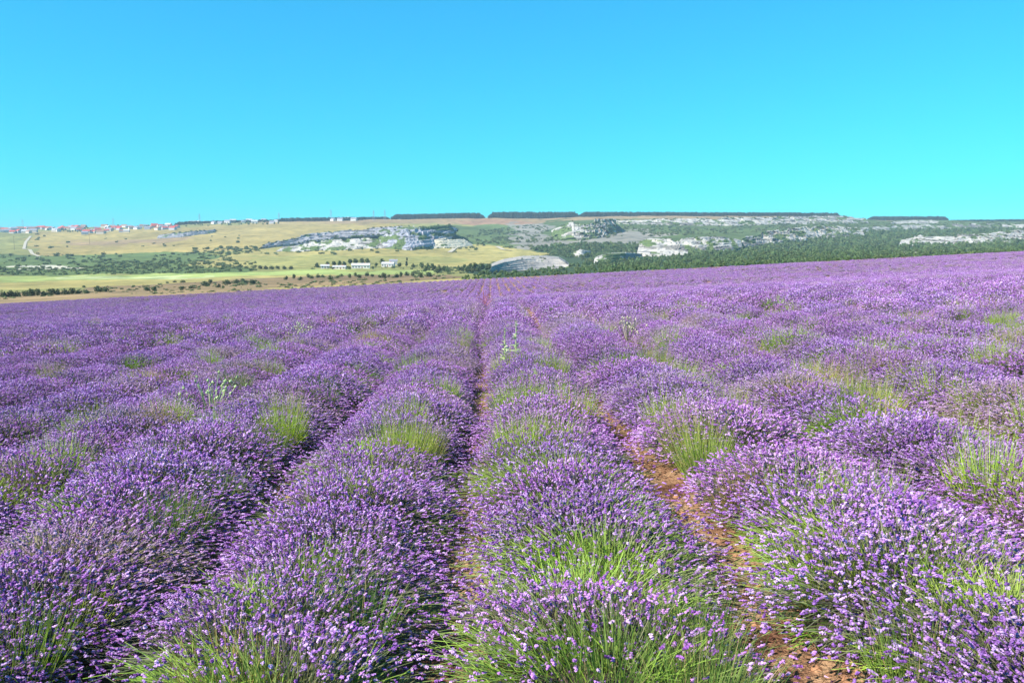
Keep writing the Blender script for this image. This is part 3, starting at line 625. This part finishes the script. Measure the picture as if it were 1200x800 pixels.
# ------------------------------------------------------------------ clods and straw in the furrows
def ico_template(seed):
    rng = np.random.default_rng(seed); ph = (1 + 5 ** .5) / 2
    v = norm(np.array([(-1, ph, 0), (1, ph, 0), (-1, -ph, 0), (1, -ph, 0), (0, -1, ph), (0, 1, ph), (0, -1, -ph), (0, 1, -ph), (ph, 0, -1), (ph, 0, 1), (-ph, 0, -1), (-ph, 0, 1)], float)) * rng.uniform(0.7, 1.25, (12, 1))
    f = np.array([(0, 11, 5), (0, 5, 1), (0, 1, 7), (0, 7, 10), (0, 10, 11), (1, 5, 9), (5, 11, 4), (11, 10, 2), (10, 7, 6), (7, 1, 8), (3, 9, 4), (3, 4, 2), (3, 2, 6), (3, 6, 8), (3, 8, 9), (4, 9, 5), (2, 4, 11), (6, 2, 10), (8, 6, 7), (9, 8, 1)])
    return v, f
n = 9000; kk = RNG.integers(-5, 7, n); yy = 1.5 + 14 * RNG.uniform(0, 1, n) ** 1.6; xx = ROW0 + ROW * (kk + 0.5) + RNG.normal(0, 0.22, n)
vs, fs = [], []; T = [ico_template(i) for i in range(6)]
for i in range(n):
    v, f = T[i % 6]; s = 0.005 + 0.028 * random.random() ** 2.6; a = random.uniform(0, 6.28); c_, s_ = math.cos(a), math.sin(a)
    w = np.stack([v[:, 0] * c_ - v[:, 1] * s_, v[:, 0] * s_ + v[:, 1] * c_, v[:, 2] * 0.65], 1) * s
    fs.append(f + 12 * i); vs.append(w + [xx[i], yy[i], 0])
vs = np.concatenate(vs); cz = np.repeat(soilz(xx, yy), 12); vs[:, 2] += cz
tag(link('soil_clods', mesh_np('soil_clods', vs, np.concatenate(fs)), M_CLOD), 'loose clods and small stones lying in the furrows', kind='stuff')
n = 14000; kk = RNG.integers(-5, 7, n); yy = 1.5 + 12 * RNG.uniform(0, 1, n) ** 1.6; xx = ROW0 + ROW * (kk + 0.5) + RNG.normal(0, 0.24, n)
a = RNG.uniform(0, 6.28, n); D = norm(np.stack([np.cos(a), np.sin(a), RNG.uniform(-0.05, 0.3, n)], 1)); rg = np.random.default_rng(5)
v, f, _ = ribbons(np.stack([xx, yy, soilz(xx, yy) + 0.008], 1), D, RNG.uniform(0.03, 0.16, n), np.full(n, 0.0018), np.full(n, 0.1), 2, rg, 0.6)
tone = RNG.uniform(0, 1, (n, 1)); cs = np.array([0.22, 0.12, 0.07]) * (1 - tone) + np.array([0.55, 0.42, 0.24]) * tone
tag(link('straw_litter', mesh_np('straw_litter', v, f, np.repeat(cs, 6, 0)), M_GRASS), 'dry stalks and straw littering the furrow soil', kind='stuff')
n = 7000; kk = RNG.integers(-5, 7, n); yy = 1.5 + 12 * RNG.uniform(0, 1, n) ** 1.6; xx = ROW0 + ROW * (kk + 0.5) + RNG.normal(0, 0.28, n); a = RNG.uniform(0, 6.28, n)
v, f, _ = ribbons(np.stack([xx, yy, soilz(xx, yy) + 0.006], 1), norm(np.stack([np.cos(a), np.sin(a), RNG.uniform(0, 0.3, n)], 1)), RNG.uniform(0.008, 0.03, n), RNG.uniform(0.003, 0.006, n), np.full(n, 0.1), 1, rg, 0.5)
tone = RNG.uniform(0, 1, (n, 1)); cs = np.array([0.16, 0.07, 0.16]) * (1 - tone) + np.array([0.46, 0.32, 0.44]) * tone
tag(link('fallen_petals', mesh_np('fallen_petals', v, f, np.repeat(cs, 4, 0)), M_FLOWER), 'fallen lavender petals scattered over the furrow soil', kind='stuff')

# ------------------------------------------------------------------ trees and shrubs
def crown_mesh(name, seed, w, h, z0, n, leaf, shape='round', col=((0.04, 0.06, 0.025), (0.11, 0.15, 0.05))):
    rng = np.random.default_rng(seed); nb = 9; cb = []
    for i in range(nb):
        a = rng.uniform(0, 6.28); t = rng.uniform(0.1, 0.95)
        rad = {'round': math.sqrt(max(0.05, 1 - (2 * t - 1) ** 2)), 'cone': 1.05 - t, 'column': 0.8}[shape] * rng.uniform(0.2, 0.75)
        cb.append((math.cos(a) * rad * w / 2, math.sin(a) * rad * w / 2, z0 + t * h))
    cb = np.array(cb); ch = rng.integers(0, nb, n); cr = rng.uniform(0.22, 0.36, nb) * (w if shape != 'column' else w * 1.2)
    d = norm(rng.normal(size=(n, 3))); c = cb[ch] + d * (cr[ch] * rng.uniform(0.55, 1.05, n))[:, None]; c[:, 2] = np.maximum(c[:, 2], z0 * 0.5)
    nn = norm(d + rng.normal(0, 0.5, (n, 3))); u = norm(np.cross(nn, rng.normal(size=(n, 3)))); q = np.cross(nn, u); s = (leaf * rng.uniform(0.6, 1.4, n))[:, None]
    v = np.stack([c - u * s, c + q * s * 0.8, c + u * s, c - q * s * 0.8], 1).reshape(-1, 3); f = np.arange(4 * n).reshape(-1, 4)
    tone = (0.35 * rng.uniform(0, 1, nb)[ch] + 0.65 * rng.uniform(0, 1, n))[:, None]; cc = np.array(col[0]) * (1 - tone) + np.array(col[1]) * tone
    me = mesh_np(name, v, f, np.repeat(cc, 4, 0)); me.materials.append(M_TREE); return me
def trunk_mesh(h, r, limbs=3, seed=0):
    rng = random.Random(seed); b = MB(); b.bar((0, 0, -0.3), (0.05 * h * rng.uniform(-1, 1), 0, h), r, r * 0.5, 6)
    for i in range(limbs):
        a = rng.uniform(0, 6.28); z = h * rng.uniform(0.5, 0.95); b.bar((0, 0, z), (math.cos(a) * h * 0.5, math.sin(a) * h * 0.5, z + h * 0.5), r * 0.45, r * 0.15, 5)
    me = bpy.data.meshes.new('trunk'); me.from_pydata(b.v, [], b.f); me.update(); me.materials.append(M_BARK); return me
TREES = [(crown_mesh('crown', 500 + i, 6.0, 4.6, 1.7, 420, 0.5, 'round'), trunk_mesh(2.6, 0.22, 4, i)) for i in range(4)]
POPLAR = (crown_mesh('crown', 520, 2.6, 9.2, 1.2, 500, 0.42, 'column', ((0.02, 0.035, 0.018), (0.05, 0.075, 0.03))), trunk_mesh(3.0, 0.2, 2, 9))
BUSH = [(crown_mesh('crown', 530 + i, 4.2, 2.2, 0.4, 260, 0.34, 'round', ((0.04, 0.055, 0.025), (0.12, 0.15, 0.06))), trunk_mesh(0.9, 0.12, 3, 20 + i)) for i in range(3)]
def tree(name, px, py, h, label, group, src, w=None, cat='tree'):
    Y = ground_Y(px, py); p = terr(px, Y); e = empty(name, p - [0, 0, 0.2], random.uniform(0, 6.28)); tag(e, label, cat, group)
    h0 = {0: 6.3}.get(0) if src in TREES else (10.6 if src is POPLAR else 2.7); s = h / h0; sw = s if w is None else w
    e.scale = (sw, sw, s); link('crown', src[0], None, e); link('trunk', src[1], None, e); return e
# hedge bushes at the foot of the field, left
for i, x in enumerate([4, 12, 20, 29, 37, 45, 53, 60, 68, 76, 85, 93, 101]):
    tree('hedge_bush', x, 348.5 - x * 0.045, random.uniform(1.6, 2.6), 'dark bush in the unbroken hedge below the lavender', 'hedge bushes below the field', random.choice(BUSH), random.uniform(0.65, 0.95), 'bush')
for i, (x, y, h) in enumerate([(116, 342, 4.6), (124, 342, 4.2), (172, 341, 3.0), (180, 341, 3.2), (213, 339, 2.4), (224, 338, 2.6), (98, 337, 2.0), (205, 331, 2.6), (214, 331, 2.8), (240, 335, 4.0), (247, 332, 3.6), (265, 333, 4.0), (276, 332, 4.0), (286, 332, 3.6), (296, 333, 3.8), (284, 329, 3.0), (256, 337, 3.0), (196, 332, 2.2)]):
    tree('slope_bush', x, y, h * 0.55, 'lone dark bush on the brown slope between hedge and strip fields', 'bushes on the brown slope', random.choice(BUSH), random.uniform(0.6, 0.9) * h / 3, 'bush')
for i, x in enumerate(np.linspace(338, 500, 24)):
    tree('hedge_bush', x + random.uniform(-3, 3), 327.5 - (x - 338) * 0.02 + random.uniform(-2, 1.5), random.uniform(1.6, 3.0), 'dark bush in the broken hedgerow under the farm', 'hedgerow bushes under the farm', random.choice(BUSH), random.uniform(0.6, 1.0), 'bush')
for i, x in enumerate([305, 311, 318, 325, 333, 341]):
    tree('hedge_bush', x, 315.5, random.uniform(2.4, 3.4), 'green bush in the short hedge in the meadow beside the farm', 'meadow hedge bushes', random.choice(BUSH), 1.2, 'bush')
# farm trees
tree('poplar_tree', 476.5, 312.5, 10.5, 'slim dark poplar tree standing by the white farm', None, POPLAR)
for x, y, h, l in [(371, 313.5, 4.6, 'round dark tree at the end of the farm row away from the poplar'), (384, 312.5, 5.2, 'tree behind the lowest farm shed'), (391, 312.5, 5.6, 'tree behind the lowest farm shed'), (398, 312, 5.4, 'tree behind the lowest farm shed'), (404, 312, 5.0, 'tree behind the lowest farm shed'), (417, 310, 6.4, 'dark tree rising over the long farmhouse roof'), (424, 310, 6.8, 'dark tree rising over the long farmhouse roof'),
                   (441, 313, 4.2, 'tree between the two white farmhouses'), (437, 316, 3.2, 'small tree in front of the gap between the white farmhouses'), (410, 316, 3.0, 'small tree in front of the long farmhouse'), (390, 316, 2.6, 'small tree in front of the low cream shed'), (448, 310, 6.0, 'dark tree behind the farmhouse near the poplar'), (431, 309.5, 6.2, 'dark tree rising over the long farmhouse roof'), (411, 310, 6.0, 'dark tree rising over the long farmhouse roof'), (468, 313.5, 4.8, 'low tree at the foot of the poplar'), (484, 314, 4.4, 'low tree at the foot of the poplar')]:
    tree('farm_tree', x, y, h, l, 'trees around the farm', random.choice(TREES))
for x, y, h in [(494, 315, 6), (501, 317, 6.5), (508, 317, 6), (515, 319, 6), (521, 318, 5), (498, 319, 4), (512, 321, 4), (524, 320, 4.5)]:
    tree('valley_tree', x, y, h, 'tree of the dark clump between farm and lavender field', 'tree clump beyond the farm', random.choice(TREES))
for x, y, h in [(537, 318, 5), (543, 318, 6), (550, 318, 7), (557, 318, 7.4), (564, 318, 7.2), (571, 318, 6.4), (577, 317, 5.4), (547, 320, 5), (561, 320, 5), (554, 320, 5)]:
    tree('valley_tree', x, y, h, 'tree of the rounded green copse beside the grey outcrop', 'green copse beside the outcrop', random.choice(TREES))

# far woods and scrub: uncountable masses
SCRUB = [(crown_mesh('scrub', 560 + i, 5.2, 2.6, 0.3, 120, 0.6, 'round', ((0.075, 0.10, 0.045), (0.18, 0.22, 0.085))), None) for i in range(3)]
WOOD = [(crown_mesh('wood', 570 + i, 6.0, 4.8, 1.0, 170, 0.75, 'round', ((0.08, 0.125, 0.05), (0.15, 0.205, 0.075))), None) for i in range(4)]
BELT = [(crown_mesh('belt', 580 + i, 7.0, 9.5, 1.0, 150, 1.3, 'column', ((0.035, 0.06, 0.045), (0.07, 0.11, 0.075))), None) for i in range(4)]
def scatter_poly(name, polys, protos, smin, smax, label, zs=1.0):
    """polys: (polygon, count, noise threshold) where the growth shows; placed on the terrain there"""
    pts = []
    gYs = np.linspace(300, 2700, 900)
    for poly, cnt, thr in polys:
        xs = [p[0] for p in poly]; ys = [p[1] for p in poly]; k = 0; tries = 0
        while k < cnt and tries < cnt * 12:
            tries += 1; x = random.uniform(min(xs), max(xs)); y = random.uniform(min(ys), max(ys))
            if not inpoly(np.array([x]), np.array([y]), poly)[0]: continue
            if thr and float(fbm(x / 12, y / 3.5, 61, 3)) < thr: continue
            p = terr(x, ground_Y(x, y)); pts.append(p - [0, 0, 0.4]); k += 1
    pts = np.array(pts); n = len(pts); s = RNG.uniform(smin, smax, n) * np.clip(pts[:, 1] / 900, 0.38, 1.6)
    scatter(name, pts, np.stack([np.zeros(n), np.zeros(n), RNG.uniform(0, 6.28, n)], 1), np.stack([s * RNG.uniform(0.85, 1.3, n), s * RNG.uniform(0.85, 1.3, n), s * zs], 1), RNG.integers(0, len(protos), n), protos, label)
scatter_poly('hillside_scrub', [
    ([(-60, 300), (60, 298), (240, 297), (300, 302), (300, 318), (-60, 320)], 420, 0.5), ([(-60, 312), (30, 314), (90, 313), (140, 306), (250, 308), (300, 313), (250, 320), (100, 322), (-60, 323)], 620, 0.0),
    ([(300, 292), (440, 289), (560, 290), (560, 296), (300, 300)], 45, 0.5), ([(225, 292), (290, 288), (310, 294), (260, 301), (230, 300)], 120, 0.0), ([(300, 290), (360, 276), (480, 264), (480, 269), (340, 290)], 160, 0.5),
    ([(30, 274), (300, 264), (300, 290), (30, 298)], 40, 0.5), ([(536, 288), (545, 272), (600, 266), (640, 262), (650, 282), (600, 288)], 420, 0.45), ([(455, 292), (470, 270), (500, 268), (505, 288)], 130, 0.5),
    ([(640, 284), (660, 262), (740, 260), (900, 262), (1010, 262), (900, 272), (760, 276)], 420, 0.45), ([(585, 290), (660, 286), (760, 284), (760, 302), (690, 308), (660, 300), (620, 292)], 420, 0.3), ([(580, 309), (612, 301.5), (645, 300.5), (645, 302), (612, 304)], 60, 0.0), ([(365, 313), (490, 312), (490, 316), (440, 314), (365, 316)], 40, 0.0),
    ([(1000, 262), (1200, 258), (1260, 258), (1260, 264), (1100, 272), (1000, 276)], 420, 0.35), ([(730, 262), (1010, 262), (1010, 268), (900, 272), (760, 278)], 420, 0.3), ([(320, 332), (520, 322), (540, 326), (420, 336), (320, 340)], 160, 0.35), ([(130, 336), (300, 328), (330, 340), (150, 346)], 130, 0.4), ([(-60, 350), (0, 346), (100, 341), (135, 338), (135, 342), (0, 351)], 150, 0.0), ([(240, 336), (300, 328), (310, 332), (260, 338)], 60, 0.0), ([(480, 320), (530, 312), (545, 320), (500, 324)], 70, 0.0)],
    SCRUB, 0.25, 1.0, 'low dark scrub dotting the far hillsides', 0.8)
cs_ = np.array(CLIFF_SHRUBS); n = len(cs_); s = RNG.uniform(0.3, 0.95, n) * np.clip(cs_[:, 1] / 1500, 0.5, 1.3)
scatter('cliff_scrub', cs_, np.stack([0 * s, 0 * s, RNG.uniform(0, 6.28, n)], 1), np.stack([s * 1.3, s, s * 0.8], 1), RNG.integers(0, 3, n), SCRUB, 'small shrubs rooted on the cliff ledges')
scatter_poly('valley_forest', [
    ([(670, 312), (700, 308), (800, 300), (900, 289), (1000, 279), (1050, 282), (1270, 284), (1270, 296), (1100, 302), (900, 311), (760, 317)], 3600, 0.0),
    ([(560, 322), (600, 316), (670, 312), (760, 312), (760, 318), (600, 326), (530, 328)], 260, 0.0), ([(900, 282), (1010, 272), (1100, 268), (1270, 268), (1270, 276), (1060, 280), (1000, 282)], 620, 0.0),
    ([(620, 292), (650, 289), (690, 286), (745, 286), (745, 300), (690, 304), (655, 301)], 420, 0.35)],
    WOOD, 0.35, 0.75, 'dense green forest along the valley under the cliffs')
def belt(x0, x1, top, Y, rows, label, z=1.0):
    pts = []
    for r_ in range(rows):
        for x in np.arange(x0, x1, 1.1):
            p = terr(x + random.uniform(-0.4, 0.4), Y + r_ * 9); pts.append(p)
    pts = np.array(pts); n = len(pts); yb = project(pts)[1]
    hgt = np.interp(project(pts)[0], [x0, x1], top); H = np.maximum(3.0, (yb - hgt) / F * pts[:, 1]); fx_ = project(pts)[0]; s = H / 13.0 * RNG.uniform(0.80, 1.06, n) * np.clip(0.45 + np.minimum(fx_ - x0, x1 - fx_) / 9, 0.45, 1)
    scatter('tree_belt', pts - [0, 0, 0.5], np.stack([np.zeros(n), np.zeros(n), RNG.uniform(0, 6.28, n)], 1), np.stack([np.full(n, 0.95)] * 2 + [s], 1), RNG.integers(0, 4, n), BELT, label)
belt(325, 457, (255, 253.5), 2640, 2, 'thin dark tree belt along the skyline beside the pylons')
belt(459, 567, (250.8, 248.6), 2620, 3, 'dark flat topped tree belt between the pylons and a small gap')
belt(573, 678, (247.8, 247.6), 2620, 3, 'dark flat topped tree belt between two small gaps')
belt(680, 985, (247.6, 248.8), 2620, 3, 'longest dark flat topped tree belt above the white cliff edge')
belt(1018, 1111, (253, 253), 2690, 3, 'bluish low tree belt beyond the end of the white cliff')
belt(1112, 1260, (257.5, 255.5), 2680, 2, 'thin scrubby skyline belt above the broad white cliff')
belt(205, 330, (259, 256.5), 2660, 1, 'patchy line of trees behind the village')

# ------------------------------------------------------------------ houses
def house(px, py, w, d, hw, hr, wall, roof, label, cat='house', group=None, rz=0.0, windows=0, name='village_house', Y=None):
    Y = ground_Y(px, py) if Y is None else Y; p = terr(px, Y); e = empty(name, p - [0, 0, 0.5], rz); tag(e, label, cat, group)
    b = MB(); hw_ = hw + 0.5; b.box(-w / 2, w / 2, -d / 2, d / 2, -3, hw_)
    b.poly([(-w / 2, -d / 2, hw_), (-w / 2, d / 2, hw_), (-w / 2, 0, hw_ + hr * 0.96)]); b.poly([(w / 2, d / 2, hw_), (w / 2, -d / 2, hw_), (w / 2, 0, hw_ + hr * 0.96)]); b.build('wall', wall, e)
    r = MB(); o = 0.4; t = 0.18
    for s in (-1, 1):
        y1 = s * (d / 2 + o); z1 = hw_ - hr * o / (d / 2)
        q = [(-w / 2 - o, y1, z1), (w / 2 + o, y1, z1), (w / 2 + o, 0, hw_ + hr), (-w / 2 - o, 0, hw_ + hr)]; r.poly(q); r.poly([(x, y, z + t) for x, y, z in q])
        for i in range(4): a, c = q[i], q[(i + 1) % 4]; r.poly([a, c, (c[0], c[1], c[2] + t), (a[0], a[1], a[2] + t)])
    ro = r.build('roof', roof, e)
    if windows:
        for i in range(windows):
            x = -w / 2 + w * (i + 0.5) / windows
            if i == windows // 2: MB().box(x - 0.5, x + 0.5, -d / 2 - 0.06, -d / 2 + 0.05, 0.5, 2.6).build('door', M_BROWNR, e)
            else:
                wi = MB().box(x - 0.55, x + 0.55, -d / 2 - 0.05, -d / 2 + 0.05, 1.5, 2.8).build('window', M_DARK, e); MB().box(x - 0.7, x + 0.7, -d / 2 - 0.14, -d / 2 - 0.06, 1.38, 1.5).build('sill', M_WHITE, wi)
        MB().box(w * 0.2, w * 0.2 + 0.7, -0.35, 0.35, hw_ + hr * 0.6, hw_ + hr + 0.9).build('chimney', M_RED, ro)
    return e
house(381, 314.5, 8.5, 6, 2.6, 1.4, M_WHITE, M_PALER, 'small white shed at the poplar-free end of the farm', 'house', None, 0.2, 3, 'farm_house')
house(398, 315.5, 13, 6, 2.4, 1.2, M_CREAM, M_PALER, 'low cream shed between small shed and long farmhouse', 'house', None, -0.05, 4, 'farm_house')
house(423, 314.5, 18, 8, 3.2, 2.0, M_WHITE, M_PALER, 'long white farmhouse with dark trees over its roof', 'house', None, 0.06, 6, 'farm_house')
house(455, 312.5, 13, 8, 3.2, 1.8, M_WHITE, M_PALER, 'white farmhouse standing near the poplar', 'house', None, -0.08, 5, 'farm_house')
house(461, 310, 9, 7, 4.2, 1.8, M_WHITE, M_GREYR, 'tall white outbuilding behind the farmhouse near the poplar', 'house', None, 0.1, 3, 'farm_house')
vil = []
for x0, x1, ya, yb, n in [(0, 40, 267, 274, 22), (40, 92, 266, 272, 18), (92, 150, 266, 275, 26), (150, 210, 264, 271, 20), (210, 330, 259.5, 262.5, 14), (330, 420, 257.5, 259.5, 11)]:
    for i in range(n): vil.append((x0 + (x1 - x0) * (i + random.uniform(0.2, 0.8)) / n, random.uniform(ya, yb)))
WALLS = [(M_WHITE, 'white'), (M_CREAM, 'cream'), (M_GREYW, 'grey')]; ROOFS = [(M_RED, 'red'), (M_RED, 'red'), (M_GREYR, 'grey'), (M_PALER, 'pale'), (M_BROWNR, 'brown')]
for x, y in vil:
    wl, wn_s = random.choice(WALLS if x < 210 else WALLS[:1]); rf, rn = random.choice(ROOFS if x < 210 else ROOFS[2:4]); big = random.uniform(0.95, 1.5)
    where = 'in the skyline village above the grassy hill' if x < 210 else 'strung along the ridge under the pylons'
    house(x, y, 13 * big, 9 * big, 4.2 * big, 3.0 * big, wl, rf, '%s house with %s roof %s' % (wn_s, rn, where), 'house', 'village houses on the ridge', random.uniform(-0.7, 0.7))
n = 190; vx = RNG.uniform(-5, 330, n); vy = np.interp(vx, [0, 100, 210, 330], [270, 269.5, 263, 260]) + RNG.uniform(-3.5, 3, n)
vp = np.array([terr(a, ground_Y(a, b)) for a, b in zip(vx, vy)]); s = RNG.uniform(0.5, 1.1, n)
scatter('village_greenery', vp, np.stack([0 * s, 0 * s, RNG.uniform(0, 6, n)], 1), np.stack([s, s, s], 1), RNG.integers(0, 4, n), WOOD, 'garden trees and bushes between the village houses')

# ------------------------------------------------------------------ pylons and poles
def pylon(px, py, top, label, arms=3):
    Y = ground_Y(px, py); p = terr(px, Y); H = (py - top) / F * Y; e = empty('power_pylon', p, 0.5); tag(e, label, 'pylon', 'power pylons on the skyline'); b0 = H * 0.11; t0 = H * 0.02; w = 0.22
    for sx in (-1, 1):
        for sy in (-1, 1): MB().bar((sx * b0, sy * b0, -1), (sx * t0, sy * t0, H), w, w * 0.7).build('leg', M_METAL, e)
    br = MB(); lv = [0.0, 0.2, 0.38, 0.54, 0.68, 0.8, 0.9, 1.0]
    for a, c in zip(lv[:-1], lv[1:]):
        ra = b0 + (t0 - b0) * a; rc = b0 + (t0 - b0) * c
        for sx, sy, ex, ey in ((-1, -1, 1, -1), (1, -1, -1, -1), (-1, 1, 1, 1), (-1, -1, -1, 1), (1, -1, 1, 1)): br.bar((sx * ra, sy * ra, a * H), (ex * rc, ey * rc, c * H), w * 0.5)
    q = br.build('bracing', M_METAL, e); q['kind'] = 'stuff'
    for k in range(arms): z = H * (0.72 + 0.11 * k); MB().bar((-H * 0.13, 0, z), (H * 0.13, 0, z), w * 0.8).build('cross_arm', M_METAL, e)
pylon(388, 258.5, 246, 'pylon at the village end of the skyline belt'); pylon(438, 258.5, 247, 'pylon of the close pair, on its village side'); pylon(451, 258.5, 246.5, 'pylon of the close pair, nearest the thick belt')
pylon(234, 261, 249.5, 'tall pylon over the far end of the village', 2); pylon(133, 264, 253.5, 'lone pylon over the middle of the village', 2); pylon(27, 268, 256, 'lone pylon over the start of the village', 2); pylon(327, 259, 249, 'pylon between village and skyline belt', 2)
def pole(px, py, top, label):
    Y = ground_Y(px, py); p = terr(px, Y); H = (py - top) / F * Y; e = empty('utility_pole', p, 0.4); tag(e, label, 'pole', 'utility poles on the hillside')
    MB().bar((0, 0, -1), (0, 0, H), 0.28, 0.2, 6).build('post', M_BARK, e); MB().bar((-1.6, 0, H * 0.93), (1.6, 0, H * 0.93), 0.16).build('cross_arm', M_BARK, e)
pole(105, 286, 271, 'wooden utility pole on the straw hillside under the village'); pole(17, 293, 277, 'wooden utility pole beside the zigzag path')
# small blue mountain on the horizon
hx = np.linspace(-1, 1, 40); hyv = np.linspace(-1, 1, 16); HX, HY = np.meshgrid(hx, hyv); c0 = P(-8, 268, 7600)
hz = np.maximum(0, 1 - np.hypot(HX, HY)) ** 0.8 * 135 * (0.8 + 0.4 * fbm(HX * 4 + 9, HY * 4 + 9, 5)); pts = np.stack([c0[0] + HX * 320, c0[1] + HY * 600, c0[2] - 60 + hz - 40], -1)
tag(link('far_mountain', mesh_np('far_mountain', pts.reshape(-1, 3), grid_faces(16, 40), np.tile([0.10, 0.14, 0.10], (640, 1)), True), M_TERR), 'small blue mountain peeping over the village horizon', kind='structure')

# ------------------------------------------------------------------ the air
hm = bpy.data.materials.new('thin_haze'); hm.use_nodes = True; ht = hm.node_tree; ht.nodes.clear()
pv = ht.nodes.new('ShaderNodeVolumePrincipled'); pv.inputs['Density'].default_value = 0.00010; pv.inputs['Color'].default_value = (0.55, 0.78, 0.95, 1); pv.inputs['Anisotropy'].default_value = 0.0
ho = ht.nodes.new('ShaderNodeOutputMaterial'); ht.links.new(pv.outputs[0], ho.inputs['Volume'])
zmin = float(TV[..., 2].min()) - 4; zmax = max(float(TV[..., 2].max()), 118) + 45
hz_o = MB().box(-22000, 22000, -600, 8900, zmin, zmax).build('haze', hm); tag(hz_o, 'thin blue summer haze over the valley', kind='stuff')
